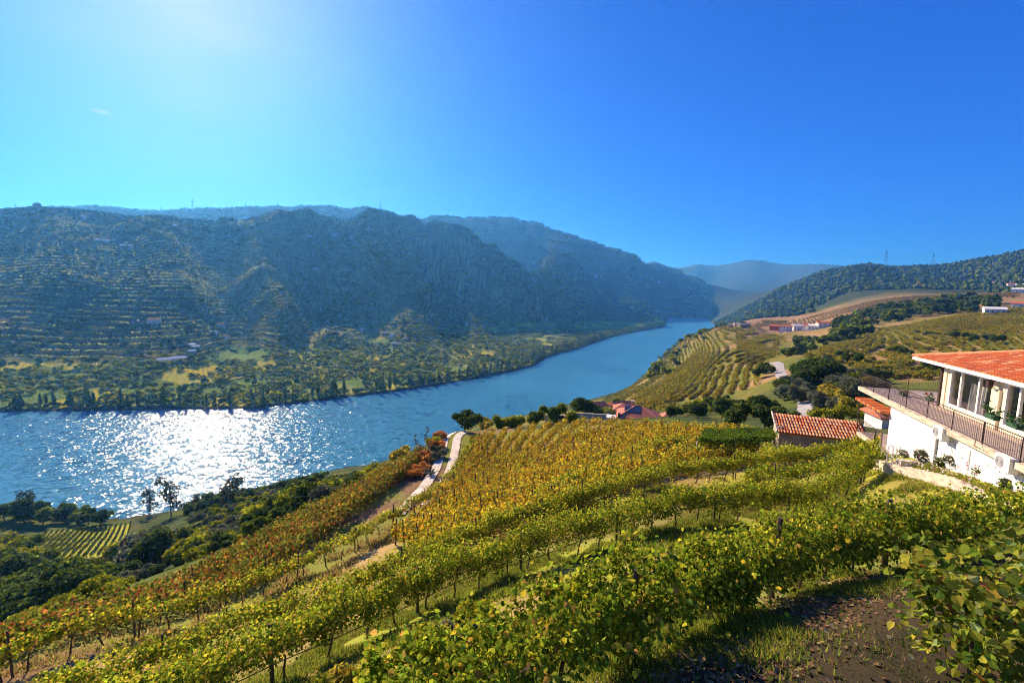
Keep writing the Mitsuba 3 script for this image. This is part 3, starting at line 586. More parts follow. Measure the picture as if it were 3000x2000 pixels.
# ------------------------------------------------------------------ the white house on the right
O3 = at_depth(2613, 1169, 28.0); AX = np.array([math.sin(math.radians(20.1)), math.cos(math.radians(20.1))])
SX, TX = -AX, np.array([AX[1], -AX[0]])
HM = np.eye(4); HM[:2, 0] = SX; HM[:2, 1] = TX; HM[:2, 3] = O3[:2]; HM[2, 3] = 120
def hloc(mesh): 
    v, f = mesh; return v @ HM[:3, :3].T + HM[:3, 3], f
HK = 'white_house'
def hput(name, mesh, m, **k): return put(f'{HK}__{name}', hloc(mesh), m, **k)
def hit_t(px, py, t):
    """house coordinates (s, z) where a bearing meets the upright plane t"""
    v = direction(px, py); n = TX; k = (t - (EYE[:2] - O3[:2]) @ n) / (v[:2] @ n); p = EYE + v * k
    return float((p[:2] - O3[:2]) @ SX), float(p[2] - 120)
hput('wall', box(0, 24, 0, 11, -12.5, -6.28), 'white_wall')
hput('floor_slab', cat_([box(-4.35, 24, -.38, 11, -6.28, -6.02)]), 'cream_concrete')
hput('terrace_tiles', box(-4.2, 24, -.2, 10.9, -6.02, -5.995), 'floor_tile')
S_U, T_U = 1.0, 1.9
# upper storey: glazed front. openings read along the plane of the wall
eave_z, floor_z = -3.32, -5.99
def sx(px, py): return hit_t(px, py, T_U)[0]
edges = {k: sx(*p) for k, p in dict(w0=(2783,1135), m1=(2813,1145), m2=(2866,1160), p0=(2908,1170), p1=(2933,1180), x0=(2944,1185), x1=(2985,1200)).items()}
W0, M1, M2, P0, P1, X0, X1 = (edges[k] for k in ('w0', 'm1', 'm2', 'p0', 'p1', 'x0', 'x1'))
print('house s', edges)
zb, zt = -5.72, -3.62
hput('upper_wall', cat_([box(S_U, W0, T_U, T_U + .25, floor_z, eave_z), box(P0, X0, T_U, T_U + .25, floor_z, eave_z), box(W0, P0, T_U, T_U + .25, floor_z, zb), box(W0, P0, T_U, T_U + .25, zt, eave_z),
     box(X0, 24, T_U, T_U + .25, floor_z, zb), box(X0, 24, T_U, T_U + .25, zt, eave_z), box(S_U, S_U + .25, T_U + .25, 11, floor_z, eave_z)]), 'cream_paint')
hput('pillar', box(P0 + .05, P1, T_U - .12, T_U, floor_z, -4.05), 'cream_paint'); hput('corner_post', box(S_U - .06, S_U + .1, T_U - .1, T_U + .06, floor_z, eave_z), 'iron_paint')
hput('corner_pilaster', box(S_U + .2, S_U + .5, T_U - .05, T_U, floor_z, eave_z), 'cream_paint')
def window(name, s0, s1, mull):
    k = hput(name, cat_([box(s0, s0 + .09, T_U - .03, T_U + .1, zb, zt), box(s1 - .09, s1, T_U - .03, T_U + .1, zb, zt), box(s0 + .09, s1 - .09, T_U - .03, T_U + .1, zt - .09, zt), box(s0 + .09, s1 - .09, T_U - .03, T_U + .1, zb, zb + .1)]
                        + [box(m - .06, m + .06, T_U - .03, T_U + .09, zb + .1, zt - .09) for m in mull]), 'white_paint')
    xs = [s0 + .09] + [v for m in mull for v in (m - .06, m + .06)] + [s1 - .09]
    for a, b in zip(xs[::2], xs[1::2]):
        g = np.array([[a, T_U + .04, zb + .1], [b, T_U + .04, zb + .1], [b, T_U + .04, zt - .09], [a, T_U + .04, zt - .09]])
        put(k + '__pane', hloc((g, np.array([[0, 1, 2], [0, 2, 3]]))), 'pane_glass')
    # curtain: folds
    n = int((s1 - s0) / .03); ss_ = np.linspace(s0 + .1, s1 - .1, n); fold = .05 * np.sin(ss_ * 34) + .03 * np.sin(ss_ * 61)
    part_ = meshkit.noise(np.stack([ss_ / .5, ss_ * 0, ss_ * 0], 1), 4) > .52; ss_, fold = ss_[part_], fold[part_]; n = len(ss_); hang = ss_ * 0
    v = np.vstack([np.column_stack([ss_, T_U + .42 + fold, np.full(n, zb)]), np.column_stack([ss_ + .12, T_U + .42 + fold, np.full(n, zt - .6)])])
    i = np.nonzero(np.diff(ss_) < .05)[0]; put(k + '__curtain', hloc((v, np.vstack([np.stack([i, i + 1, i + 1 + n], 1), np.stack([i, i + 1 + n, i + n], 1)]))), 'curtain')
window('window', W0, P0, [M1, M2]); window('window', X0, X0 + 3.1, [X1, X1 + 1.0])
hput('inner_room', cat_([box(W0 - 1, 24, 5.2, 5.4, floor_z, eave_z), box(S_U + .25, 24, T_U + .25, 5.2, eave_z - .06, eave_z - .02), box(S_U + .25, 24, T_U + .27, 5.2, floor_z + .004, floor_z + .03), box(23.8, 24, T_U + .27, 5.2, floor_z, eave_z)]), 'shade_black')  # room surfaces painted near black in place of interior shade
# lantern on the pillar
lz = hit_t(2925, 1124, T_U); lk = hput('lantern', cat_([box(lz[0] - .1, lz[0] + .1, T_U - .42, T_U - .22, lz[1] - .18, lz[1] + .12), box(lz[0] - .14, lz[0] + .14, T_U - .46, T_U - .18, lz[1] + .12, lz[1] + .17), box(lz[0] - .02, lz[0] + .02, T_U - .3, T_U - .1, lz[1] - .26, lz[1] - .22)]), 'iron_paint')
# roof: hipped, pitch 0.25
ES, ET, PIT = -.9, 1.22, .25
def roof_z(t): return eave_z + .02 + PIT * (t - ET)
tr = 6.5
v = np.array([[ES, ET, roof_z(ET)], [26, ET, roof_z(ET)], [26, tr, roof_z(tr)], [ES + tr - ET, tr, roof_z(tr)], [ES, 2 * tr - ET, roof_z(ET)], [26, 2 * tr - ET, roof_z(ET)]])
v = np.vstack([v, v + [0, 0, -.1]])
f = [(0, 1, 2), (0, 2, 3), (0, 3, 4), (3, 2, 5), (3, 5, 4), (6, 8, 7), (6, 9, 8), (6, 10, 9), (9, 11, 8), (9, 10, 11), (0, 6, 7), (0, 7, 1), (4, 10, 6), (4, 6, 0), (1, 7, 8), (1, 8, 2), (2, 8, 11), (2, 11, 5), (5, 11, 10), (5, 10, 4)]
RK = hput('roof', (v, np.array(f)), 'clay_1')
put(RK + '__fascia', hloc(cat_([box(ES - .02, 26, ET - .05, ET - .005, eave_z - .16, eave_z + .03), box(ES - .05, ES - .02, ET - .05, 2 * tr - ET, eave_z - .16, eave_z + .03)])), 'white_paint')
put(RK + '__soffit', hloc(box(ES, 26, ET, T_U - .01, eave_z - .14, eave_z - .1)), 'white_paint')
def barrel(w, L, lift):
    a = np.linspace(0, np.pi, 6); xs, zs = -np.cos(a) * w / 2, np.sin(a) * w * .38
    v = np.vstack([np.column_stack([xs, xs * 0, zs + lift]), np.column_stack([xs * .86, xs * 0 + L, zs * .86 + .004])]); n = 6
    f = [(i, i + 1, i + 1 + n) for i in range(n - 1)] + [(i, i + 1 + n, i + n) for i in range(n - 1)] + [(0, i + 1, i) for i in range(1, n - 1)]
    return v, np.array(f)[:, ::-1]
TW, TL = .235, .36
th_ = math.atan(PIT); tiles = []
rt = np.random.default_rng(3)
TV, TFc = barrel(TW * 1.02, TL * 1.12, .03)
pitchM = np.array([[1, 0, 0], [0, math.cos(th_), -math.sin(th_)], [0, math.sin(th_), math.cos(th_)]])
for i in range(int((18 - ES) / TW)):
    s = ES + (i + .5) * TW
    for j in range(int((tr - ET) / (TL * math.cos(th_)))):
        t = ET - .06 + j * TL * math.cos(th_)
        if s - ES < t - ET: continue
        tiles.append((s, t))
tiles = np.array(tiles)
wp = np.column_stack([tiles, [roof_z(t) for t in tiles[:, 1]]]) @ HM[:3, :3].T + HM[:3, 3]
dp = (wp - EYE) @ FW; scr = (np.abs((wp - EYE) @ RT / dp) < 1.16)
size_ = np.where(scr, 1 / dp, 0); near = np.argsort(-size_)[:300]
tl_ply = [mikit.ply((TV @ pitchM.T, TFc), f'clay_{i}', smooth=50) for i in range(4)]
def place_tile(key, s, t, z, k, rot=0.0):
    scene[key] = {**tl_ply[k], 'to_world': T(HM).translate([float(s), float(t), float(z)]).rotate([0, 0, 1], float(rt.normal(0, 1.2)))}
for i in near: place_tile(numbered(RK + '__tile'), *tiles[i], roof_z(tiles[i, 1]) + rt.normal(0, .004), rt.choice(4, p=[.45, .3, .15, .1]))
rest_i = np.setdiff1d(np.arange(len(tiles)), near)
scene[RK + '__far_tiles'] = mikit.ply(hloc(cat_([(TV @ pitchM.T + [tiles[i, 0], tiles[i, 1], roof_z(tiles[i, 1]) + rt.normal(0, .004)], TFc) for i in rest_i])), 'clay_0', smooth=50); lab(RK + '__far_tiles', kind='stuff')
hv = np.array([[ES + k, ET + k, roof_z(ET + k) + .07] for k in np.linspace(-.05, tr - ET, 14)])
put(RK + '__hip_ridge', hloc(tube(hv, .11, 8)), 'clay_2', smooth=40)
lab(HK, 'white two-storey house with orange tiled roof and railed balcony at the right edge', 'house')
# railings
def railing(key, p0, p1, z0, h=1.0, step=.125, post=2.2):
    p0, p1 = np.array(p0, float), np.array(p1, float); L = np.linalg.norm(p1 - p0); d = (p1 - p0) / L
    def bar(a, b, r): return tube([a, b], r, 4)
    P3 = lambda s, z: np.array([*(p0 + d * s), z])
    put(key + '__top_rail', hloc(cat_([bar(P3(0, z0 + h), P3(L, z0 + h), .022)])), 'iron_paint')
    put(key + '__bottom_rail', hloc(cat_([bar(P3(0, z0 + .1), P3(L, z0 + .1), .014), bar(P3(0, z0 + h - .14), P3(L, z0 + h - .14), .012)])), 'iron_paint')
    bal = mikit.ply(tube([[0, 0, .1], [0, 0, h - .02]], .0085, 4), 'iron_paint'); po = mikit.ply(tube([[0, 0, 0], [0, 0, h]], .024, 4), 'iron_paint')
    for s in np.arange(step, L, step):
        k = numbered(key + '__baluster'); scene[k] = {**bal, 'to_world': T(HM).translate([*(p0 + d * s).tolist(), z0])}
    for s in np.linspace(0, L, max(int(L / post), 1) + 1):
        k = numbered(key + '__post'); scene[k] = {**po, 'to_world': T(HM).translate([*(p0 + d * s).tolist(), z0])}
railing(HK + '__balcony_railing', (-4.25, -.3), (14, -.3), -5.99)
railing(HK + '__terrace_railing', (-4.25, -.3), (-4.25, 8.0), -5.99)
railing(HK + '__back_railing', (-4.25, 8.0), (1.0, 8.0), -5.99)
for s in (2.2, 9.1):  # braces from the slab edge
    put(HK + '__brace', hloc(tube([[s + .55, -.42, -6.15], [s + .5, -.62, -6.05], [s, -.34, -5.25]], .018, 4)), 'iron_paint')
# air conditioners
def aircon(px, py, label, pipe):
    s, zc = hit_t(px, py, -.35); k = numbered('air_conditioner')
    put(k + '__casing', hloc(box(s - .42, s + .42, -.5, -.2, zc - .3, zc + .3)), 'white_paint')
    [put(k + '__bracket', hloc(box(s + o, s + o + .05, -.52, -.0, zc - .345, zc - .3)), 'metal_grey') for o in (-.36, .31)]
    ring = [tube([[s - .12 + r * math.cos(a), -.51, zc + r * math.sin(a)] for a in np.linspace(0, 2 * np.pi, 15)], .008, 4) for r in (.06, .12, .18, .23)]
    put(k + '__fan_grille', hloc(cat_(ring)), 'metal_grey')
    v = np.array([[s - .12 + .24 * math.cos(a), -.503, zc + .24 * math.sin(a)] for a in np.linspace(0, 2 * np.pi, 18)[:-1]]); v = np.vstack([[[s - .12, -.503, zc]], v])
    put(k + '__fan', hloc((v, np.array([[0, i, i % 17 + 1] for i in range(1, 18)]))), 'metal_grey')
    v = np.array([[s + .428, -.44, zc - .22], [s + .428, -.26, zc - .22], [s + .428, -.26, zc + .22], [s + .428, -.44, zc + .22]])
    put(k + '__pipe', hloc(tube([[s + .36, -.1, zc - .25], [s + .36, -.04, zc - .6], [s + .38, -.04, zc - pipe]], .022, 5)), 'white_paint')
    lab(k, label, 'air conditioner')
aircon(2757, 1267, 'white air conditioner on the house wall beside the downpipe', 1.6); aircon(2949, 1356, 'white air conditioner low on the house wall near the right edge', 1.3)
s, z0_ = hit_t(2752, 1225, -.06); s1, z1_ = hit_t(2732, 1370, -.06)
put(HK + '__downpipe', hloc(tube([[s, -.06, -6.25], [s, -.06, z1_ - .3]], .05, 7)), 'metal_grey')
s, zc = hit_t(2820, 1338, -.02)
k = put(HK + '__shutter', hloc(cat_([box(s - .5, s - .03, -.05, -.003, zc - .5, zc + .5), box(s + .03, s + .5, -.05, -.003, zc - .5, zc + .5)])), 'white_paint')
put(k + '__slats', hloc(cat_([box(s - .46 + o, s - .07 + o, -.062, -.052, zc - .44 + .088 * j, zc - .40 + .088 * j) for j in range(11) for o in (0, .53)])), 'white_paint')
# planters on the rail
def tub(name, s, t, z, label, cols, n=90, leafsize=.1, sp=.28):
    k = numbered(name); rr = np.random.default_rng(int(abs(s * 100)) + 5)
    put(k + '__pot', hloc(box(s - .28, s + .28, t - .11, t + .11, z, z + .2)), 'pot_green')
    c = rr.normal(0, 1, (n, 3)) * [sp, .12, .12] + [s, t, z + .3]; v, f, cc = leaves(hloc((c, None))[0], leafsize, rr, .3, None, False, palette(cols, [1] * len(cols), n, rr))
    scene[k + '__foliage'] = mikit.ply((v, f), 'leaf', color=cc); lab(k, label, 'planter')
mat('pot_green', (.03, .09, .05), .6)
for px, py, t_ in ((2925, 1215, 'green planter box hanging on the balcony rail below the lantern'), (2992, 1240, 'green planter box on the balcony rail at the right picture edge')):
    s, zc = hit_t(px, py, -.25); tub('planter_box', s, -.42, zc - .2, t_, [(.04, .12, .04), (.08, .16, .04)])
for i, (px, py) in enumerate(((2615, 1130), (2640, 1132), (2668, 1136), (2690, 1139))):
    s, zc = hit_t(px, py, .6); tub('flower_trough', s, 1.2 + .9 * i, -5.99, ['first flower trough from the left', 'second flower trough from the left', 'third flower trough from the left', 'fourth flower trough from the left'][i] + ' on the tiled terrace', [(.06, .12, .04), (.10, .15, .03), (.42, .09, .06) if i != 2 else (.05, .1, .03)], 70)
# lower veranda at the far corner
VK = 'lower_veranda'
hp = lambda n, m, b, **k: put(f'{VK}__{n}', hloc(m), b, **k)
hp('floor_slab', box(-4.0, -.005, -.3, 3.5, -9.5, -9.25), 'cream_concrete'); hp('floor_tiles', box(-3.9, -.01, -.2, 3.4, -9.25, -9.23), 'floor_tile')
for s in (-3.75,):
    for t in (-.12, .9): hp('post', box(s - .09, s + .09, t - .09, t + .09, -9.23, -7.2), 'iron_paint')
hp('beam', cat_([box(-4.0, -.02, -.2, -.05, -7.2, -7.0), box(-4.0, -3.8, -.05, 1.0, -7.2, -7.0)]), 'post_wood')
k = hp('canopy', box(-4.3, -.02, -.4, .3, -7.0, -6.93), 'clay_3')
for i in range(16): 
    kk = numbered(k + '__tile'); v = tube([[-4.2 + i * .27, -.5, -6.9], [-4.2 + i * .27, .32, -6.86]], .1, 8); put(kk, hloc(v), f'clay_{i % 3}', smooth=40)
hp('downpipe', tube([[-4.1, -.4, -6.95], [-4.05, -.3, -7.3], [-4.0, -.28, -9.3]], .04, 6), 'iron_paint')
railing(VK, (-3.9, -.22), (-.15, -.22), -9.23, .95); 
hp('undercroft_wall', cat_([box(-3.2, -.01, .5, 3.4, -13.5, -9.5)]), 'old_render')
lab(VK, 'lower railed veranda with tiled canopy behind the white house corner', 'veranda')
# steps and low retaining wall
def gl(s, t):  # ground height relative to the eye at a house-plan point
    p = (np.array([s, t]) @ np.array([SX, TX])) + O3[:2]; return float(height(p[:1], p[1:])[0]) - 120
pts = [(ground_pt(*p)[:2] - O3[:2]) @ np.array([SX, TX]).T for p in ((2560, 1368), (2640, 1392), (2720, 1408), (2800, 1432), (2890, 1475), (2990, 1530))]
ms = []
for a, b in zip(pts[:-1], pts[1:]):
    for j in range(4):
        p, q_ = a + (b - a) * j / 4, a + (b - a) * (j + 1) / 4; d = (q_ - p) / np.linalg.norm(q_ - p); n_ = np.array([d[1], -d[0]]) * .14
        zt_ = (gl(*p) + gl(*q_)) / 2 + .42 + .012 * (j % 2)
        c4 = [p - n_, q_ - n_, q_ + n_, p + n_]; vv = np.array([[*c, zt_ - 1.2] for c in c4] + [[*c, zt_] for c in c4])
        ms.append((vv, np.array([[0, 1, 5], [0, 5, 4], [1, 2, 6], [1, 6, 5], [2, 3, 7], [2, 7, 6], [3, 0, 4], [3, 4, 7], [4, 5, 6], [4, 6, 7]])))
scene['garden_wall'] = mikit.ply(hloc(cat_(ms)), 'cream_concrete'); lab('garden_wall', 'low cream retaining wall stepping along the foot of the white house', 'wall')
a = (ground_pt(2622, 1365)[:2] - O3[:2]) @ np.array([SX, TX]).T
st = [box(a[0] - .5 + .32 * i, a[0] - .18 + .32 * i, a[1] - .2, a[1] + 1.0, -11.5, gl(*a) + .05 + .16 * i) for i in range(5)]
scene['garden_steps'] = mikit.ply(hloc(cat_(st)), 'cream_concrete'); lab('garden_steps', 'short cream concrete steps at the corner of the white house', 'steps')
hz_ = gl(*a)
scene['handrail'] = mikit.ply(hloc(tube([[a[0] - .4, a[1] - .25, hz_ - .1], [a[0] - .4, a[1] - .25, hz_ + .9], [a[0] - .2, a[1] - .25, hz_ + 1.15], [a[0] + .1, a[1] - .25, hz_ + 1.2], [a[0] + .2, a[1] - .25, hz_ + 1.0], [a[0] + .25, a[1] - .25, hz_ + .2]], .03, 6)), 'metal_grey', smooth=40)
lab('handrail', 'bent grey handrail at the garden steps', 'handrail')

# ------------------------------------------------------------------ stone shed
e0, e1 = at_depth(2280, 1262, 40.0), at_depth(2551, 1291, 37.6)
ux = (e1 - e0)[:2]; SL = np.linalg.norm(ux); ux /= SL; uy = np.array([-ux[1], ux[0]])
SM = np.eye(4); SM[:2, 0] = ux; SM[:2, 1] = uy; SM[:2, 3] = e0[:2]; SM[2, 3] = e0[2]
sl = lambda m: (m[0] @ SM[:3, :3].T + SM[:3, 3], m[1])
SK = 'stone_shed'
doorx = (6.55, 7.15)
put(SK + '__wall', sl(cat_([box(.1, doorx[0], 0, .3, -3.6, -.02), box(doorx[1], SL - .1, 0, .3, -3.6, -.02), box(*doorx, 0, .3, -1.62, -.02), box(.1, .4, .3, 2.3, -3.6, .35), box(SL - .4, SL - .1, .3, 2.3, -3.6, .35), box(.1, SL - .1, 2.3, 2.6, -3.6, .6)])), 'old_render')
put(SK + '__doorway_shade', sl(box(*doorx, .24, .29, -3.4, -1.62)), 'shade_black'); put(SK + '__lintel', sl(box(doorx[0] - .15, doorx[1] + .15, -.03, .1, -1.62, -1.5)), 'post_wood')  # dark slab in the opening is painted shade
put(SK + '__plinth', sl(box(3.6, doorx[0] - .3, -.35, -.01, -3.6, -2.05)), 'old_render')
pr = .36
put(SK + '__roof', sl(prism([(0, 0)] * 0 or [(0, -.12), (SL, -.12), (SL, 0), (0, 0)], 0, 0.01)), 'clay_3') if False else None
rv = np.array([[-.1, -.22, -.06], [SL + .1, -.22, -.06], [SL + .1, 2.75, -.06 + 2.97 * pr], [-.1, 2.75, -.06 + 2.97 * pr]]); rv = np.vstack([rv, rv - [0, 0, .08]])
RK2 = put(SK + '__roof', sl((rv, np.array([[0, 1, 2], [0, 2, 3], [4, 6, 5], [4, 7, 6], [0, 4, 5], [0, 5, 1], [1, 5, 6], [1, 6, 2], [2, 6, 7], [2, 7, 3], [3, 7, 4], [3, 4, 0]]))), 'clay_3')
put(RK2 + '__verge', sl(tube([[-.12, -.25, .02], [-.12, 2.75, .02 + 3.0 * pr]], .09, 7)), 'cream_concrete', smooth=40)
tp = math.atan(pr); pm = np.array([[1, 0, 0], [0, math.cos(tp), -math.sin(tp)], [0, math.sin(tp), math.cos(tp)]]); BV, BF = barrel(.21, .56, .045)
stile = [mikit.ply((BV @ pm.T, BF), f'clay_{i}', smooth=50) for i in range(4)]
for i in range(int(SL / .245) + 1):
    for j in range(6):
        kk = numbered(RK2 + '__tile'); y_ = -.28 + j * .5 * math.cos(tp)
        scene[kk] = {**stile[rt.choice(4, p=[.2, .05, .7, .05])], 'to_world': T(SM).translate([.02 + i * .245 + float(rt.normal(0, .008)), y_, -.02 + (y_ + .22) * pr + float(rt.normal(0, .004))]).rotate([0, 0, 1], float(rt.normal(0, 1.5)))}
lab(SK, 'old stone shed with wavy orange roof tiles beside the white house', 'shed')
# pergola of green vines left of the shed
pc = [at_depth(2040, 1345, 39)[:2], at_depth(2255, 1335, 38)[:2], at_depth(2285, 1300, 42.5)[:2], at_depth(2060, 1300, 44.5)[:2]]
PK = 'vine_pergola'
for i, c in enumerate(pc + [(pc[0] + pc[1]) / 2]):
    g = float(height(c[:1], c[1:])[0]); put(PK + '__post', tube([[*c, g - .2], [*c, g + 2.1]], .06, 6), 'cream_concrete' if i in (0, 1) else 'post_wood')
def pg(u, w): return (pc[0] * (1 - u) + pc[1] * u) * (1 - w) + (pc[3] * (1 - u) + pc[2] * u) * w
rr = np.random.default_rng(8)
for w in (0, .33, .66, 1):
    l = np.array([pg(u, w) for u in np.linspace(0, 1, 8)]); put(PK + '__beam', tube(np.column_stack([l, height(l[:, 0], l[:, 1]) + 2.08]), .035, 5), 'post_wood')
n = 9000; u, w = rr.random(n), rr.random(n); w = np.where(rr.random(n) < .45, rr.choice([.05, .95], n) + rr.normal(0, .06, n), w)
c = np.array([pg(a, b) for a, b in zip(u, w)]); bump = meshkit.fbm(np.column_stack([c, c[:, 0] * 0]) / 1.1, 2, 3)
hgt = 2.1 + rr.normal(0, .14, n) + .5 * (bump - .4); hang = rr.random(n) < .3; hgt = np.where(hang, 2.1 - rr.random(n) * 1.0 * bump * 1.5, hgt)
v, f, cc = leaves(np.column_stack([c, height(c[:, 0], c[:, 1]) + hgt]), .15, rr, .6, None, False, palette([(.07, .14, .015), (.12, .2, .02), (.2, .26, .03)], (3, 3, 1.4), n, rr), .2)
scene[PK + '__foliage'] = mikit.ply((v, f), 'leaf', color=cc); lab(PK, 'vine covered pergola with green leaves left of the stone shed', 'pergola')

# ------------------------------------------------------------------ red roofed farmhouse beyond the brow
def frame(px, py, d, rot, z=None):
    c = at_depth(px, py, d); g = float(height(c[:1], c[1:2])[0]) if z is None else z
    M = np.eye(4); a = math.radians(rot); M[:2, 0] = (math.cos(a), math.sin(a)); M[:2, 1] = (-math.sin(a), math.cos(a)); M[:3, 3] = (c[0], c[1], g); return M
def loc(M, m): return m[0] @ M[:3, :3].T + M[:3, 3], m[1]
def hip(x0, x1, y0, y1, z, pitch, ridge=None):
    h = (y1 - y0) / 2; x_a, x_b = x0 + h, x1 - h
    if x_a >= x_b: x_a = x_b = (x0 + x1) / 2
    v = np.array([[x0, y0, z], [x1, y0, z], [x1, y1, z], [x0, y1, z], [x_a, (y0 + y1) / 2, z + h * pitch], [x_b, (y0 + y1) / 2, z + h * pitch]])
    v2 = v[:4] - [0, 0, .12]; v = np.vstack([v, v2])
    return v, np.array([[0, 1, 5], [0, 5, 4], [1, 2, 5], [2, 3, 4], [2, 4, 5], [3, 0, 4], [0, 6, 7], [0, 7, 1], [1, 7, 8], [1, 8, 2], [2, 8, 9], [2, 9, 3], [3, 9, 6], [3, 6, 0], [6, 8, 7], [6, 9, 8]])
def gable(x0, x1, y0, y1, z, pitch):
    h = (y1 - y0) / 2; ym = (y0 + y1) / 2
    v = np.array([[x0, y0, z], [x1, y0, z], [x1, y1, z], [x0, y1, z], [x0, ym, z + h * pitch], [x1, ym, z + h * pitch]]); v = np.vstack([v, v[[0, 1, 2, 3]] - [0, 0, .15]])
    return v, np.array([[0, 1, 5], [0, 5, 4], [2, 3, 4], [2, 4, 5], [1, 2, 5], [3, 0, 4], [0, 6, 7], [0, 7, 1], [2, 8, 9], [2, 9, 3], [1, 7, 8], [1, 8, 2], [3, 9, 6], [3, 6, 0], [6, 8, 7], [6, 9, 8]])
def redtile(p, n, uv):
    d = mikit.fbm(p.x * .8, p.y * .8, p.z * 2, 3); l = mikit.noise((p.x * .8 + p.y * .6) * 5.0, p.z * 3.0, 1.0)
    return mikit.mix([0.55, 0.19, 0.12], [0.40, 0.12, 0.08], d) * (0.75 + 0.45 * l)
mat('red_tile', mikit.proc(redtile), 0.8)
FK = 'red_roofed_farmhouse'
FM = frame(1880, 1215, 108, -14); zt_ = (at_depth(1897, 1190, 108)[2]) - FM[2, 3]
ez = zt_ - 2.3
fp = lambda n, m, b, **k: put(f'{FK}__{n}', loc(FM, m), b, **k)
fp('wall', box(-5.0, 3.6, -3.2, 4.4, -3, ez), 'far_stone'); rk = fp('roof', hip(-6.0, 4.3, -4.0, 5.2, ez, .5), 'red_tile')
for a, b in (((-6.0, -4.0), (-1.4, .6)), ((4.3, -4.0), (-.3, .6)), ((-1.4, .6), (-.3, .6))):
    za = ez + (.0 if a[0] in (-6.0, 4.3) else 2.3); put(rk + '__ridge_tiles', loc(FM, tube([[*a, za + .05], [*b, ez + 2.35]], .13, 6)), 'clay_2', smooth=40)
fp('side_wing', box(4.2, 8.2, -1.5, 4.5, -3, ez - .6), 'far_stone'); fp('wing_roof', hip(3.8, 8.8, -2.1, 5.0, ez - .6, .55), 'red_tile')
fp('back_wing', box(-6.5, -2.5, 4.4, 9.5, -3, ez - .2), 'far_stone'); fp('back_roof', hip(-7, -2, 4.2, 10, ez - .2, .45), 'red_tile')
ck = fp('chimney', box(-2.6, -1.9, 2.2, 2.8, ez + .9, ez + 2.9), 'far_stone'); put(ck + '__cap', loc(FM, box(-2.75, -1.75, 2.05, 2.95, ez + 2.9, ez + 3.02)), 'cream_concrete')
fp('dormer', box(-5.6, -5.0, -3.6, -2.6, ez - .1, ez + .95), 'shade_black')
for i in range(2):
    x0 = -4.1 + i * 1.9; y0_, y1_ = -1.9, .1; zz = lambda y: ez + (y + 4.0) * .5 + .12
    v = np.array([[x0, y0_, zz(y0_)], [x0 + 1.7, y0_, zz(y0_)], [x0 + 1.7, y1_, zz(y1_)], [x0, y1_, zz(y1_)]]); v = np.vstack([v, v - [0, 0, .07]])
    fp('solar_panel', (v, np.array([[0, 1, 2], [0, 2, 3], [4, 6, 5], [4, 7, 6], [0, 4, 5], [0, 5, 1], [1, 5, 6], [1, 6, 2], [2, 6, 7], [2, 7, 3], [3, 7, 4], [3, 4, 0]])), 'panel_blue')
fp('glass_lean_to', box(-8.3, -6.1, -3.6, -.6, -2, ez - .2), 'far_white'); lab(FK, 'farmhouse with hipped red tile roof and solar panels just beyond the golden vines', 'house')
for (px, py, w_, h_, lbl) in ((1745, 1178, 6, 4, 'small grey tile roofed barn among trees left of the red roofed farmhouse'), (1822, 1176, 7, 4, 'low brown roofed barn behind the red roofed farmhouse')):
    M = frame(px, py, 140, 20); zz = at_depth(px, py, 140)[2] - M[2, 3]; k = numbered('barn')
    put(k + '__wall', loc(M, box(-w_ / 2, w_ / 2, -2, 2, -2, zz - 1)), 'far_stone'); put(k + '__roof', loc(M, gable(-w_ / 2 - .3, w_ / 2 + .3, -2.4, 2.4, zz - 1, .5)), 'red_tile'); lab(k, lbl, 'barn')
for i, (px, py, w_) in enumerate(((1640, 1212, 6.5), (1715, 1206, 9.0))):
    M = frame(px, py, 98, -6); k = numbered('terrace_wall'); zz = at_depth(px, py + 4, 98)[2] - M[2, 3]
    scene[k] = mikit.ply(loc(M, box(-w_ / 2, w_ / 2, -.2, .2, -4, zz)), 'cream_concrete'); lab(k, ['shorter pale terrace wall behind the brow of the vineyard', 'longer pale terrace wall left of the red roofed farmhouse'][i], 'wall')

# ------------------------------------------------------------------ far houses
def house(px, py, w, d, h, rot, label, group=None, name='house', roof='far_red', wall='far_white', pitch=.4, win=2, flat=False):
    g = ground_pt(px, py, 60); M = np.eye(4); a = math.radians(rot) - math.atan2(g[0], g[1])
    M[:2, 0] = (math.cos(a), math.sin(a)); M[:2, 1] = (-math.sin(a), math.cos(a)); M[:3, 3] = g
    k = numbered(name)
    wk = put(k + '__wall', loc(M, box(-w / 2, w / 2, -d / 2, d / 2, -3, h)), wall)
    put(k + '__roof', loc(M, box(-w / 2 - .4, w / 2 + .4, -d / 2 - .4, d / 2 + .4, h, h + .4) if flat else gable(-w / 2 - .5, w / 2 + .5, -d / 2 - .5, d / 2 + .5, h, pitch)), roof)
    if win:
        n = max(int(w / 3.5), 1)
        for fl in range(max(int(h / 3.0), 1)):
            for i in range(n):
                if win < 2: break
                x0 = -w / 2 + (i + .5) * w / n; z0 = 1 + 3 * fl
                put(numbered(k + '__window'), loc(M, box(x0 - .55, x0 + .55, -d / 2 - .03, -d / 2 + .1, z0, z0 + 1.4)), 'far_dark')
    lab(k, label, 'house', group); return k
house(452, 947, 17, 9, 6.2, 5, 'long white two-storey farmhouse low on the shaded left hillside'); house(405, 946, 15, 8, 3.6, 8, 'low dark roofed house left of the long white farmhouse', roof='far_dark', wall='far_stone')
house(645, 958, 16, 9, 6, -12, 'white farmhouse with terraces above the small valley on the left bank'); house(622, 975, 14, 8, 3.4, -8, 'white annexe just below the farmhouse of the small valley', flat=True, roof='far_white')
house(662, 990, 9, 7, 3.2, 10, 'little white house right below the valley farmhouse')
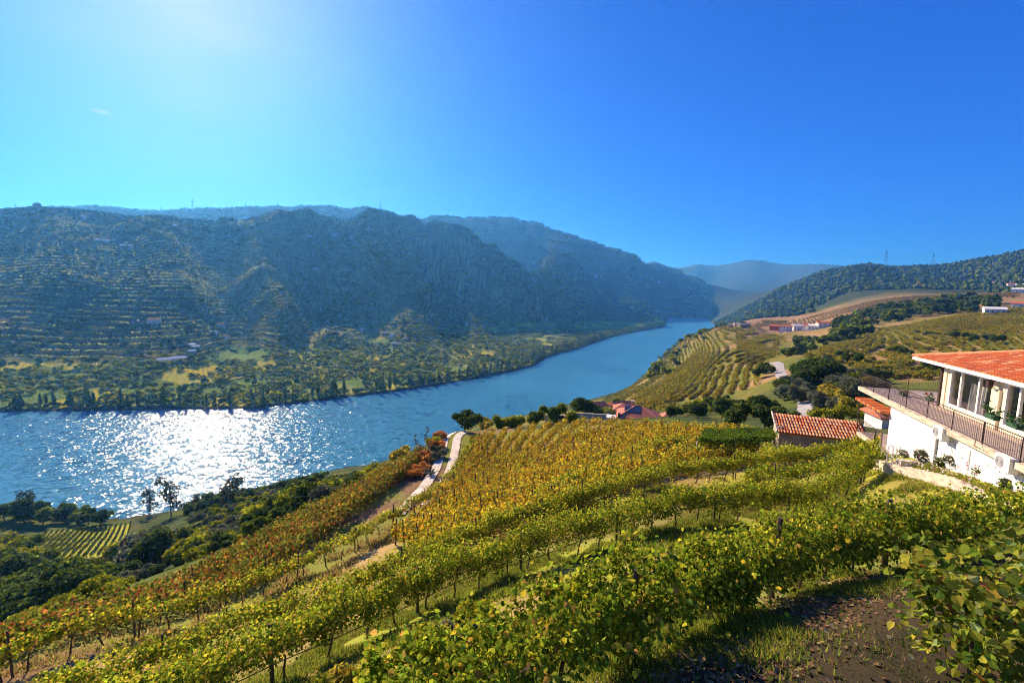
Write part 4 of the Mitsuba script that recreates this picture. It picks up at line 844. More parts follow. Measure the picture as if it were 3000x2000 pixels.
house(481, 1062, 15, 9, 4.6, 8, 'wide pale roofed house at the hill foot, left of its pair', roof='far_white'); house(524, 1058, 16, 9, 5, 2, 'wide pale roofed house at the hill foot, right of its pair', roof='far_white')
for i, (px, py) in enumerate(((563, 1035), (572, 1022), (560, 1016))): house(px, py, 9, 7, 4, 20 * i, 'small pale house stacked above the pair of wide houses', 'small pale houses above the pair', wall='far_stone', roof='far_white')
GH = 'white houses scattered high on the left hill'
for px, py, w in ((285, 706, 10), (310, 709, 13), (360, 723, 12), (382, 724, 8), (245, 639, 11), (511, 664, 12), (1030, 696, 12), (980, 690, 16)): house(px, py, w, 8, 4, 0, 'small white house high on the terraced left hill', GH, wall='far_white', roof='far_white')
GV_ = 'houses of the riverside hamlets on the left bank'
for px, py, w in ((1128, 980, 12), (1150, 985, 10), (1160, 1010, 14), (1190, 996, 10), (1108, 1012, 12), (1370, 952, 12), (1390, 958, 10), (1410, 960, 14), (1440, 955, 10), (1340, 978, 9), (1060, 968, 9), (908, 693, 12), (925, 788, 11), (1095, 755, 12), (1600, 935, 12), (1745, 810, 14), (1930, 827, 18), (1760, 812, 10), (1590, 782, 10), (1850, 900, 12)):
    house(px, py, w, 8, 4.2, (px * 7) % 40 - 20, 'small white or pale house of the hamlets on the left bank', GV_, wall='far_white' if px % 3 else 'far_stone', roof='far_red' if px % 2 else 'far_stone')
GT = 'houses of the white village on the right bank'
for i, (px, py, w) in enumerate(((2270, 968, 11), (2288, 966, 12), (2302, 970, 14), (2318, 966, 12), (2335, 968, 12), (2348, 964, 11), (2366, 968, 10), (2385, 966, 11), (2405, 962, 9), (2420, 958, 9))):
    house(px, py, w, 8, 5 if i % 2 else 6.5, (i * 37) % 50 - 25, 'white or red roofed house of the small village on the right bank', GT, wall='far_white' if i else 'far_red', roof='far_red' if i % 3 != 1 else 'far_white')
GU = 'houses of the hilltop village at the right edge'
for i, (px, py, w) in enumerate(((2915, 834, 14), (2932, 838, 12), (2948, 832, 14), (2962, 840, 12), (2975, 834, 16), (2990, 842, 14), (2968, 853, 14), (2985, 858, 14), (2996, 828, 12), (2945, 848, 12), (2860, 774, 18))):
    house(px, py, w, 9, 5.5, (i * 31) % 50 - 25, 'pale house of the hilltop village at the right picture edge', GU, wall='far_white', roof='far_white' if i % 3 else 'far_red')
house(2912, 918, 14, 10, 4, 10, 'pale grey roofed house at the end of the dark tree belt, right side', roof='far_white'); house(2985, 903, 10, 9, 4.5, -10, 'red roofed house above the golden field at the right edge')
house(2585, 836, 14, 8, 5, 0, 'pale house on the saddle of the pine hill'); house(2690, 835, 8, 7, 4, 0, 'little house right of the saddle on the pine hill')
for i, (px, py) in enumerate(((2145, 958), (2160, 956), (2172, 960), (2186, 958))): house(px, py, 9, 7, 4, i * 20, 'little stone house on the right shore near the river bend', 'little houses on the right shore by the river bend', wall='far_stone', roof='far_stone')
house(2606, 1262, 4.2, 4, 2.3, 30, 'small white house with red roof seen through the lower veranda', roof='red_tile')

# ------------------------------------------------------------------ pylons on the skylines
def pylon(px, py, h, d, label, group=None):
    base = at_depth(px, py, d); g = float(height(base[:1], base[1:2])[0]); r = .16 * d / 900
    k = numbered('power_pylon'); b = np.array([base[0], base[1], g - 2]); w = h * .085
    legs = [tube([b + [i * w, j * w, 0], b + [i * w * .12, j * w * .12, h + 2]], r, 4) for i in (-1, 1) for j in (-1, 1)]
    br = []
    for z0 in np.linspace(0, .8, 6) * h:
        s0, s1 = w * (1 - .88 * z0 / h), w * (1 - .88 * (z0 + .14 * h) / h)
        br += [tube([b + [-s0, -s0, z0], b + [s1, -s1, z0 + .14 * h]], r * .6, 3), tube([b + [s0, -s0, z0], b + [-s1, -s1, z0 + .14 * h]], r * .6, 3), tube([b + [-s0, s0, z0], b + [s1, s1, z0 + .14 * h]], r * .6, 3)]
    scene[k + '__legs'] = mikit.ply(cat_(legs), 'pylon_steel'); scene[k + '__bracing'] = mikit.ply(cat_(br), 'pylon_steel')
    arms = [tube([b + [-h * .13 * q, 0, z0 * h + 2], b + [h * .13 * q, 0, z0 * h + 2]], r * .7, 4) for z0, q in ((.78, 1), (.87, .9), (.95, .7))]
    scene[k + '__arms'] = mikit.ply(cat_(arms), 'pylon_steel'); lab(k, label, 'pylon', group)
GP = 'faint pylons along the left skyline'
for px, py, hp_, d in ((45, 612, 16, 1500), (146, 610, 12, 2850), (471, 618, 17, 2850), (565, 616, 32, 2850), (720, 616, 20, 2850), (813, 610, 16, 2850), (548, 617, 14, 2850), (1083, 619, 16, 2850), (1114, 622, 20, 1930), (1226, 640, 20, 1960), (1233, 642, 14, 1960), (1372, 641, 17, 3180)):
    pylon(px, py, hp_ / FOC * d * 1.12, d, 'faint power pylon standing on the left skyline', GP)
pylon(2594, 778, 44 / FOC * 1810 * 1.15, 1810, 'taller leaning-looking pylon above the pine hill, left of two'); pylon(2732, 776, 30 / FOC * 1840 * 1.15, 1840, 'thinner pylon above the pine hill, right of two')
pylon(2870, 836, 28 / FOC * 1180, 1180, 'grey pylon in front of the brown field on the right hill'); pylon(2684, 832, 22 / FOC * 1180, 1180, 'short pylon on the saddle beneath the pine hill')
pylon(2635, 1076, 36 / FOC * 150, 150, 'thin pole like pylon on the terraces behind the balcony')

# ------------------------------------------------------------------ trees: models
def icos(n, r, seed, amp=.35, sc=(1, 1, 1)):
    m = trimesh.creation.icosphere(n, 1.0); v = np.array(m.vertices); rr = np.random.default_rng(seed)
    d = meshkit.fbm(v * 1.7 + seed * 3.1, 2, seed); v = v * (1 + amp * 2 * (d - .5))[:, None] + rr.normal(0, .05, v.shape)
    return v * r * np.array(sc), np.array(m.faces)
def crown(kind, seed, ncard, csize):
    """leaf cards over several lobes, with an added dark core for inner shade; the tree is 1 m tall"""
    rr = np.random.default_rng(seed)
    if kind == 'round': lob = [(rr.normal(0, .2), rr.normal(0, .2), rr.uniform(.42, .80), rr.uniform(.17, .27)) for _ in range(8)]
    if kind == 'bush': lob = [(rr.normal(0, .30), rr.normal(0, .30), rr.uniform(.26, .66), rr.uniform(.22, .34)) for _ in range(8)]
    if kind == 'poplar': lob = [(rr.normal(0, .018), rr.normal(0, .018), z, .11 * (1 - abs(z - .42) * 1.1)) for z in np.linspace(.14, .93, 9)]
    if kind == 'airy': lob = [(rr.normal(0, .10), rr.normal(0, .10), z, rr.uniform(.06, .12)) for z in np.linspace(.25, .95, 14)]
    if kind == 'pine': lob = [(0, 0, z, .22 * (1.05 - z)) for z in np.linspace(.25, .95, 6)]
    lob = np.array(lob); w = lob[:, 3] ** 2; k = rr.choice(len(lob), ncard, p=w / w.sum())
    d = rr.normal(size=(ncard, 3)); d[:, 2] += .25; d /= np.linalg.norm(d, axis=1, keepdims=True)
    st = np.array([1, 1, 1.5 if kind == 'poplar' else .9])
    c = lob[k, :3] + d * lob[k, 3:4] * st * rr.uniform(.78, 1.12, (ncard, 1))
    c[:, 2] = np.maximum(c[:, 2], .04)
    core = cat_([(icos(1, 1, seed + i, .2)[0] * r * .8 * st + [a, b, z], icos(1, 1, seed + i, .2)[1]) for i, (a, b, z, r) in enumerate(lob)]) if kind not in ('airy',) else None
    return c, d, k, core, lob
MODELS = {}
def model(name, kind, seed, ncard, csize, cols, wts, trunk_h=.45, trunk_r=.028, spread=.22):
    rr = np.random.default_rng(seed + 900); c, d, k, core, lob = crown(kind, seed, ncard, csize)
    tone = np.exp(rr.normal(0, .22, len(lob)))[k][:, None]
    v, f, cc = leaves(c, csize * np.exp(rr.normal(0, .2, ncard)), rr, .15, d * 1.3, False, palette(cols, wts, ncard, rr, spread) * tone)
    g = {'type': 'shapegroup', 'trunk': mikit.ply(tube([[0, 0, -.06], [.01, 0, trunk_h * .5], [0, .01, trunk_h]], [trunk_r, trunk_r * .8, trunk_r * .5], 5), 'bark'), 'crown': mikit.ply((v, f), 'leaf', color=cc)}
    if core is not None: g['shade_core'] = mikit.ply(core, 'blob', smooth=True, color=np.tile(np.array(cols[0]) * .6, (len(core[0]), 1)))  # added core, darkened to put shade inside the crown
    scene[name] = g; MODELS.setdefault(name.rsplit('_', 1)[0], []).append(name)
DK = [(.05, .085, .022), (.085, .125, .025), (.13, .17, .03)]
MD = [(.095, .15, .022), (.16, .22, .025), (.26, .29, .035)]
YG = [(.20, .26, .02), (.34, .35, .025), (.50, .43, .03)]
OL = [(.11, .13, .075), (.15, .17, .10), (.20, .21, .13)]
OR = [(.56, .24, .05), (.50, .28, .07), (.42, .15, .04)]
YE = [(.45, .36, .04), (.36, .30, .04), (.22, .22, .04)]
for i in range(3):
    model(f'model_dark_{i}', 'round', 10 + i, 1500, .075, DK, (3, 3, 1.5)); model(f'model_green_{i}', 'round', 20 + i, 1500, .075, MD, (3, 3, 2)); model(f'model_lime_{i}', 'bush', 30 + i, 1500, .085, YG, (3, 3, 2))
    model(f'model_olive_{i}', 'bush', 40 + i, 1400, .07, OL, (3, 3, 2)); model(f'model_darkbush_{i}', 'bush', 50 + i, 1400, .08, DK, (3, 3, 2)); model(f'model_yellow_{i}', 'bush', 60 + i, 1200, .085, YE, (3, 2, 2))
    model(f'model_orange_{i}', 'bush', 70 + i, 1100, .085, OR, (3, 3, 2)); model(f'model_poplar_{i}', 'poplar', 80 + i, 420, .06, MD, (2, 3, 2), .5, .02)
    model(f'model_airy_{i}', 'airy', 90 + i, 900, .04, [(.04, .055, .03), (.06, .07, .035)], (2, 1), .9, .016)
for i in range(4):
    model(f'model_fardark_{i}', 'round', 110 + i, 200, .16, DK, (3, 3, 2), .4, .03); model(f'model_fargreen_{i}', 'bush', 120 + i, 200, .17, MD, (2, 3, 2.5), .3, .03)
    model(f'model_farlime_{i}', 'bush', 130 + i, 200, .17, YG, (2, 3, 2), .3, .03)
def tree(name, kind, xy, h, label, cat, group=None, rng=R, sink=.0, wide=1.0, key=None):
    k = key or numbered(name); m = MODELS['model_' + kind]; z = float(height(np.array([xy[0]]), np.array([xy[1]]))[0])
    s = h * float(rng.uniform(.92, 1.08)) * wide
    scene[k] = {'type': 'instance', 'to_world': T().translate([float(xy[0]), float(xy[1]), z - sink]).rotate([0, 0, 1], float(rng.uniform(0, 360))).scale([s, s * float(rng.uniform(.9, 1.1)), h]), 'sg': {'type': 'ref', 'id': m[int(rng.integers(len(m)))]}}
    if label: lab(k, label, cat, group)
    return k
def fill(pts, spacing, rng, poly=None, thr=0, nmax=4000):
    P = poly if poly is not None else xy_poly(pts); a0, b0, a1, b1 = P.bounds
    n = min(int(P.area / spacing ** 2 * 5) + 10, 60000); c = np.column_stack([rng.uniform(a0, a1, n), rng.uniform(b0, b1, n)]); c = c[inside(c[:, 0], c[:, 1], P)]
    if thr: c = c[meshkit.fbm(np.column_stack([c / 40, c[:, 0] * 0]), 3, 77) > thr]
    out, cells = [], {}
    for p in c:
        i, j = int(p[0] // spacing), int(p[1] // spacing)
        if all(np.hypot(*(p - q_)) > spacing * .8 for a in (-1, 0, 1) for b in (-1, 0, 1) for q_ in cells.get((i + a, j + b), [])):
            out.append(p); cells.setdefault((i, j), []).append(p)
            if len(out) >= nmax: break
    return np.array(out).reshape(-1, 2)
def grove(pts, spacing, kinds, h, name, label, group, seed, poly=None, wide=1.0):
    """label: {kind: (words, category)}"""
    rng = np.random.default_rng(seed)
    for p in fill(pts, spacing, rng, poly):
        kd = kinds[int(rng.integers(len(kinds)))]; l, c_ = label[kd]
        tree(name, kd, p, h * rng.uniform(.65, 1.25), l, c_, group + ': ' + l, rng, wide=wide)
def words(where, **more):
    return {**{'dark': (f'dark green full crowned tree {where}', 'tree'), 'green': (f'mid green round tree {where}', 'tree'), 'lime': (f'yellowish green bushy tree {where}', 'tree'), 'olive': (f'grey green olive like shrub {where}', 'shrub'), 'darkbush': (f'dark green bush {where}', 'bush'), 'yellow': (f'yellow autumn shrub {where}', 'shrub')}, **more}
# lower left, between the steep block and the river: trees chosen to reach the crown line seen in the photograph
def belt(pxr, dr, ytop, n, kinds, name, label, group, seed, hmin=2.2, hmax=11, sp=4.0, wide=1.0, base=1600):
    rng = np.random.default_rng(seed); yt = np.array(ytop, float); put_ = []
    for _ in range(n * 4):
        if len(put_) >= n: break
        px, d = rng.uniform(*pxr), rng.uniform(*dr); p = at_depth(px, base, d)[:2]
        if inside(p[:1], p[1:], river_poly)[0] or any(np.hypot(*(p - q_)) < sp for q_ in put_): continue
        z = float(height(p[:1], p[1:])[0]); h = at_depth(px, np.interp(px, yt[:, 0], yt[:, 1]), d)[2] - z
        if h < hmin * .8: continue
        h = min(max(h * rng.uniform(.72, 1.0), hmin), hmax); put_.append(p); kd = kinds[int(rng.integers(len(kinds)))]
        l, c_ = label[kd]; tree(name, kd, p, h, l, c_, group + ': ' + l, rng, wide=min(wide, 6.5 / h + .35))
def words(where, **more):
    return {**{'dark': (f'dark green full crowned tree {where}', 'tree'), 'green': (f'mid green round tree {where}', 'tree'), 'lime': (f'yellowish green bushy tree {where}', 'tree'), 'olive': (f'grey green olive like shrub {where}', 'shrub'), 'darkbush': (f'dark green bush {where}', 'bush'), 'yellow': (f'yellow autumn shrub {where}', 'shrub')}, **more}
belt((-80, 310), (212, 229), [(-80,1480),(0,1472),(96,1443),(143,1475),(191,1470),(263,1475),(306,1492)], 42, ['dark', 'dark', 'green'], 'riverside_tree', words('at the river edge in the lower left corner'), 'trees of the lower left shore', 201, 4, 13, 5.5, base=1520)
belt((-80, 100), (130, 175), [(-80,1540),(0,1545),(60,1570),(100,1610)], 18, ['dark', 'green', 'lime'], 'riverside_tree', words('left of the small square vineyard'), 'trees left of the small vineyard', 207, 3, 10, 5, base=1600)
belt((-80, 490), (72, 122), [(-80,1700),(0,1685),(72,1671),(120,1656),(191,1632),(287,1628),(335,1647),(406,1652),(490,1647)], 46, ['dark', 'darkbush', 'dark', 'green', 'olive'], 'belt_tree', words('in the belt beneath the small square vineyard'), 'belt under the small vineyard', 202, 2.5, 9, 4.5, base=1680)
belt((-80, 740), (36, 66), [(-80,1850),(10,1819),(95,1781),(215,1738),(335,1685),(383,1685),(478,1666),(550,1630),(622,1628),(645,1602),(740,1610)], 60, ['lime', 'lime', 'green', 'lime', 'darkbush'], 'bank_tree', words('on the bank just below the red vine block'), 'bank below the red block', 203, 2.0, 7, 2.8, base=1750)
belt((400, 760), (95, 195), [(400,1545),(480,1535),(560,1545),(640,1532),(700,1510),(760,1500)], 46, ['lime', 'dark', 'green', 'lime', 'darkbush', 'olive'], 'slope_tree', words('right of the small square vineyard'), 'slope right of the small vineyard', 204, 2.5, 10, 5.5, base=1580)
belt((560, 960), (195, 245), [(560,1468),(640,1432),(740,1425),(850,1398),(960,1378)], 60, ['dark', 'green', 'darkbush'], 'riverside_tree', words('along the near shore beside the glittering water'), 'trees of the near shore, centre left', 206, 3, 10, 6, base=1450)
belt((740, 1195), (66, 135), [(740,1470),(846,1425),(884,1400),(932,1380),(1000,1408),(1018,1378),(1056,1365),(1123,1360),(1185,1340)], 90, ['lime', 'dark', 'green', 'lime', 'olive', 'darkbush'], 'slope_tree', words('on the slope between the river and the steep vine block'), 'slope above the river, centre left', 205, 2.2, 8, 4.2, base=1440)
for (px, py, h, l) in ((502, 1512, 19, 'tallest airy tree standing before the glitter on the near shore'), (440, 1506, 14, 'slim airy tree left of the tallest one on the near shore'), (684, 1492, 14, 'airy dark tree right of the tall pair on the near shore'), (581, 1500, 11, 'thin airy tree between the tall shore trees'), (660, 1495, 12, 'airy tree close left of the dark one on the near shore'), (96, 1520, 16, 'airy pale topped tree at the shore in the lower left')):
    tree('shore_tree', 'airy', ground_pt(px, py, 60)[:2], h, l, 'tree', wide=1.1)
tree('yellow_tree', 'yellow', at_depth(1168, 1350, 72)[:2], 3.4, 'round golden crowned tree at the tip of the steep vine block', 'tree')
tree('wide_tree', 'dark', at_depth(1362, 1262, 74)[:2], 3.7, 'dark round bush tree at the upper end of the farm track', 'tree', wide=1.25)
for px, py, d, kd, h, l in ((1424, 1238, 84, 'yellow', 2.7, 'bright yellow bush right of the dark round bush on the brow'), (1475, 1240, 86, 'lime', 3.0, 'yellow green bush on the brow, second right of the dark round bush'), (1520, 1240, 88, 'lime', 3.0, 'low lime coloured bush on the brow behind the golden rows'), (1565, 1232, 90, 'green', 3.6, 'green bush on the brow left of the round garden trees'),
    (1622, 1222, 96, 'green', 5.0, 'round dark tree with an olive before it behind the brow'), (1680, 1218, 100, 'lime', 4.5, 'lime tree between the round trees behind the brow'), (1710, 1212, 104, 'dark', 6.5, 'broad dark tree right of the lime tree behind the brow'), (1770, 1206, 118, 'olive', 4.0, 'grey green shrub left of the glass lean-to'), (1790, 1198, 125, 'lime', 4.5, 'lime shrub above the glass lean-to'), (1812, 1170, 165, 'dark', 5.5, 'round topped dark tree standing out before the river'), (1775, 1182, 165, 'darkbush', 4.5, 'dark bush at the water left of the round topped tree'), (1835, 1180, 150, 'olive', 5, 'greyish bush right of the round topped tree'), (1640, 1222, 95, 'olive', 2.6, 'small silvery olive in front of the round dark tree'),
    (1250, 1338, 58.5, 'orange', 2.1, 'large orange shrub beside the farm track, next to the agave'), (1294, 1290, 67, 'orange', 1.9, 'orange shrub at the bend of the farm track'), (1228, 1388, 53, 'orange', 1.8, 'orange shrub below the agave'), (1280, 1316, 62, 'orange', 1.8, 'small orange shrub between the two larger ones by the track'), (1215, 1408, 51, 'orange', 1.5, 'low orange shrub, lowest by the farm track'), (1279, 1330, 59, 'olive', 1.9, 'grey green shrub between the orange shrubs and the farm track'), (1272, 1300, 65, 'lime', 1.8, 'green shrub behind the orange shrubs')):
    tree('bush', kd, at_depth(px, py, d)[:2], h, l, 'bush', wide=1.0)
# the combe on the right
belt((1955, 2285), (90, 150), [(1955,1200),(2050,1172),(2110,1155),(2160,1168),(2240,1155),(2285,1190)], 46, ['dark', 'dark', 'darkbush', 'green', 'lime'], 'hollow_tree', words('in the hollow beyond the golden brow'), 'hollow beyond the brow', 211, 2.5, 9, 4.2, base=1200)
belt((2335, 2455), (128, 172), [(2335,1068),(2370,1036),(2420,1046),(2455,1095)], 14, ['dark', 'dark', 'darkbush'], 'clump_tree', words('in the big clump above the paved road'), 'big clump above the paved road', 212, 4, 13, 5, base=1100)
belt((2215, 2270), (165, 200), [(2215,1070),(2250,1058),(2270,1072)], 7, ['dark', 'darkbush'], 'clump_tree', words('left of the upper paved road'), 'trees left of the upper road', 213, 3, 8, 4, base=1080)
W = words('on the slope between paved road and balcony')
grove([(2400,1190),(2450,1140),(2520,1110),(2580,1120),(2590,1180),(2500,1215),(2410,1225)], 5.2, ['olive', 'olive', 'darkbush', 'lime', 'yellow'], 4.2, 'slope_shrub', W, 'shrubs between road and balcony', 214)
grove([(2290,1150),(2340,1140),(2352,1190),(2335,1215),(2280,1200)], 4.5, ['olive', 'lime', 'olive', 'darkbush'], 5.0, 'roadside_shrub', words('left of the lower paved road'), 'shrubs left of the lower road', 215)
W = words('in the long dark belt across the right hill')
grove([(2450,965),(2490,935),(2600,905),(2780,882),(2900,884),(2910,915),(2700,930),(2560,955),(2490,1000),(2450,1005)], 11, ['fardark', 'fardark', 'fargreen'], 10, 'belt_tree', {'fardark': ('dark tree in the long belt across the right hill', 'tree'), 'fargreen': ('green bushy tree in the long belt across the right hill', 'tree')}, 'long belt across the right hill', 216)
FW_ = lambda w: {'fardark': (f'dark tree {w}', 'tree'), 'fargreen': (f'green bushy tree {w}', 'tree'), 'farlime': (f'yellow green bush {w}', 'bush')}
grove([(2340,1000),(2400,985),(2450,990),(2430,1020),(2350,1035),(2320,1060),(2290,1050)], 8, ['fardark', 'fargreen'], 6.5, 'gully_tree', FW_('in the gully below the white village'), 'gully below the white village', 217)
grove([(1890,1105),(1930,1050),(1990,1000),(2050,970),(2080,985),(2020,1040),(1980,1090),(1930,1125),(1880,1135)], 13, ['fardark', 'fargreen', 'farlime'], 7, 'shore_shrub', FW_('on the right shore below the yellow terraces'), 'right shore below the terraces', 218)
grove([(2080,962),(2110,950),(2150,955),(2200,950),(2200,965),(2120,978)], 22, ['fardark', 'fargreen'], 8, 'shore_shrub', FW_('on the right shore near the far bend'), 'right shore near the far bend', 219)
for i, (px, py, h) in enumerate(((2690,978,3), (2715,984,3.5), (2740,986,3), (2790,990,5), (2828,992,4.5), (2850,1000,5), (2890,998,4), (2925,1005,5), (2460,1050,4), (2500,1065,5), (2620,1032,3.5), (2650,1040,4), (2730,1095,5), (2800,975,3))):
    tree('terrace_bush', 'darkbush', ground_pt(px, py, 60)[:2], h, 'dark bush standing on the terraces of the right hill', 'bush', 'dark bushes on the right hill terraces')
tree('bright_tree', 'green', ground_pt(1928, 1098, 60)[:2], 14, 'large bright green tree at the right shore where the river narrows', 'tree')
# hedge and shrubs around the house
for i, (px, py, d, kd, h, l) in enumerate(((2665, 1385, 26, 'olive', 1.3, 'pale shrub at the house wall, nearest the corner'), (2720, 1395, 24, 'olive', 1.5, 'pale shrub beneath the first air conditioner'), (2775, 1412, 22.5, 'darkbush', 1.2, 'dark shrub at the wall left of the shutters'), (2830, 1425, 21.5, 'olive', 1.5, 'pale shrub at the wall beneath the shutters'), (2880, 1440, 20.3, 'olive', 1.2, 'pale shrub between shutters and second air conditioner'), (2940, 1465, 19, 'darkbush', 1.4, 'dark shrub under the second air conditioner'), (2985, 1480, 18, 'olive', 1.3, 'pale shrub at the wall by the right picture edge'),
    (2500, 1230, 72, 'yellow', 3, 'yellow shrub behind the stone shed'), (2430, 1240, 68, 'lime', 3.2, 'lime shrub behind the middle of the stone shed roof'), (2540, 1235, 66, 'lime', 2.2, 'low green shrub behind the right end of the shed'), (2240, 1252, 60, 'darkbush', 4, 'dark bush behind the left end of the shed'), (2330, 1245, 66, 'darkbush', 3, 'dark bush behind the shed roof, left of the paved road'))):
    p = at_depth(px, py, d)[:2]; tree('garden_shrub', kd, p, h * (.62 if i < 7 else 1), l, 'shrub', sink=.3 if i < 7 else 0, wide=1.25 if i < 7 else 1.0)
for i, (px, py, d, kd, h) in enumerate(((1410, 1745, 12.5, 'lime', 1.0), (1250, 1815, 11, 'lime', 1.1), (1020, 1900, 10, 'yellow', .9), (1120, 1880, 10, 'lime', .9), (1340, 1800, 11.5, 'olive', .8), (930, 1960, 9.6, 'lime', .8), (1960, 1590, 15.5, 'lime', .9), (1660, 1690, 14, 'lime', .9), (2090, 1550, 16.5, 'lime', 1.0), (2270, 1520, 17.5, 'lime', .9))):
    tree('weed_bush', kd, at_depth(px, py, d)[:2], h, 'clump of tall weeds between the two front vine rows', 'weeds', 'weed clumps between the front rows')
# flowers by the wall
rr = np.random.default_rng(61); c = np.column_stack([rr.uniform(2, 11, 260), rr.normal(-1.0, .35, 260)]); xy = c @ np.array([SX, TX]) + O3[:2]
v, f, cc = leaves(np.column_stack([xy, height(xy[:, 0], xy[:, 1]) + rr.uniform(.5, 1.25, 260)]), .09, rr, .3, None, False, palette([(.8, .78, .74), (.7, .15, .25), (.78, .6, .6)], (6, .5, 1), 260, rr, .05))
scene['flowers'] = mikit.ply((v, f), 'leaf', color=cc); lab('flowers', 'white and pink blossoms in the shrubs along the house wall', 'flowers', kind='stuff')
# agave with two flower stalks
AG = at_depth(1262, 1392, 51.5); AG[2] = float(height(AG[:1], AG[1:2])[0]); rr = np.random.default_rng(15)
vs = []
for i in range(26):
    a = rr.uniform(0, 6.28); l = rr.uniform(.7, 1.2); e = rr.uniform(.25, 1.1); d = np.array([math.cos(a) * math.cos(e), math.sin(a) * math.cos(e), math.sin(e)])
    vs.append(tube([AG + d * s * l + [0, 0, .1 + .15 * math.sin(s * 3)] for s in (0, .35, .7, 1)], [.05, .075, .05, .008], 5))
scene['agave__leaves'] = mikit.ply(cat_(vs), 'agave_green')
mat('agave_green', (.16, .19, .13), .6)
for (tx, ty, bd) in ((1249, 1250, 0), (1214, 1275, .5)):
    tip = at_depth(tx, ty, 51.5); base = AG + [bd * .2, 0, .2]; ln = [base + (tip - base) * s + [0.06 * math.sin(s * 5), 0, .12 * math.sin(s * 3)] for s in np.linspace(0, 1, 9)]
    k = put('agave__flower_stalk', tube(ln, np.linspace(.05, .02, 9), 5), 'post_wood'); br = []
    for s in np.linspace(.52, .98, 13):
        p = base + (tip - base) * s; a = rr.uniform(0, 6.28); l = .42 * (1.25 - s) + .08; e = p + [math.cos(a) * l, math.sin(a) * l, .12]
        br += [tube([p, (p + e) / 2, e], .012, 4), (icos(1, .085, int(s * 99), .3, (1.3, 1.3, .8))[0] + e, icos(1, .085, 1)[1])]
    put(k + '__branch', cat_(br), 'post_wood')
lab('agave', 'agave by the farm track with two tall dead flower stalks against the water', 'agave')
# poplars and trees of the left-bank plain
rng = np.random.default_rng(31)
bk = resample(np.array([p[:2] for p in bank(FARBANK[2:18])]), 1.0); nb = np.gradient(bk, axis=0); nb /= np.linalg.norm(nb, axis=1, keepdims=True); nb = np.stack([-nb[:, 1], nb[:, 0]], 1)
if inside(*(bk[50] + nb[50] * 10)[:, None], river_poly)[0]: nb = -nb
ii = np.sort(rng.choice(len(bk), 250, replace=False))
for i in ii:
    far_ = np.hypot(*bk[i]) > 900
    tree('poplar', 'poplar', bk[i] + nb[i] * rng.uniform(3, 16), rng.uniform(9, 19), 'slim poplar in the row along the far river bank', 'tree', 'poplars along the far river bank', rng, wide=1.15)
for i in rng.choice(len(bk), 290, replace=False):
    tree('bank_bush', ['fargreen', 'fardark', 'farlime', 'fargreen'][rng.integers(4)], bk[i] + nb[i] * rng.uniform(1, 14), rng.uniform(4, 9), 'bushy tree in the fringe along the far river bank', 'tree', 'bushy trees along the far river bank', rng)
PLAIN = shapely.Polygon([tuple(p) for p in (bk + nb * 8)[::12]] + [tuple(at_level(px, py, 24)[:2]) for px, py in ((1900,945),(1700,950),(1560,945),(1380,962),(1250,985),(1100,985),(950,1000),(760,1026),(600,1040),(420,1050),(200,1060),(-100,1062))]).buffer(0)
pts = fill(None, 8.0, rng, PLAIN, .38, 3000)
near_first = pts[np.argsort(np.hypot(*pts.T))]
for n, p in enumerate(near_first):
    kd = ['fargreen', 'farlime', 'farlime', 'fargreen', 'fardark'][rng.integers(5)]; l = {'fargreen': 'green bushy tree among the plots of the left bank plain', 'fardark': 'dark tree among the plots of the left bank plain', 'farlime': 'yellow green bush among the plots of the left bank plain'}[kd]
    if n < 300: tree('plain_tree', kd, p, rng.uniform(3.5, 8), l, 'tree', 'trees of the left bank plain: ' + kd[3:], rng)
    else: tree('', kd, p, rng.uniform(3.5, 8), None, None, None, rng, key=f'plain_woodland__{n:04d}')
lab('plain_woodland', 'scattered trees and hedges farther along the left bank plain', 'woodland', kind='stuff')
# far slopes: low trees and bushes, light blobs
belt((560, 1195), (58, 235), [(560,1480),(640,1445),(740,1440),(850,1415),(960,1392),(1195,1345)], 170, ['lime', 'olive', 'darkbush', 'green'], 'slope_shrub', words('low on the open slope above the near shore'), 'low growth of the open slope', 209, 1.8, 3.6, 3.4, base=1450)
BL = []
for i in range(12):
    n = f'model_blob_{i}'; v, f = icos(1, .5, 200 + i, .5, (1.0, 1.0, .85)); c0 = .75 * np.array([DK[1], DK[2], MD[1], MD[2], DK[0], YG[0]][i % 6]); rr = np.random.default_rng(i)
    scene[n] = {'type': 'shapegroup', 'crown': mikit.ply((v + [0, 0, .3], f), 'blob', color=np.tile(c0, (len(v), 1)) * np.exp(rr.normal(0, .3, (len(v), 1))))}; BL.append(n)
CL = []
for i in range(10):
    rr = np.random.default_rng(500 + i); n = f'model_thicket_{i}'; ms_, cs_ = [], []
    for j in range(5):
        h_ = rr.uniform(2.4, 7.0); v, f = icos(1, .5, 600 + i * 7 + j, .5, (1.0, 1.0, .9)); v = v * h_ * [rr.uniform(.9, 1.3), rr.uniform(.9, 1.3), 1] + [*rr.normal(0, 5.0, 2), h_ * .28]
        c0 = .75 * np.array([DK[0], DK[1], MD[0], MD[1], DK[2], YG[0]][rr.integers(6)]); ms_.append((v, f)); cs_.append(np.tile(c0, (len(v), 1)) * np.exp(rr.normal(0, .3, (len(v), 1))))
    v, f = cat_(ms_); scene[n] = {'type': 'shapegroup', 'crown': mikit.ply((v, f), 'blob', color=np.vstack(cs_))}; CL.append(n)
PN = []
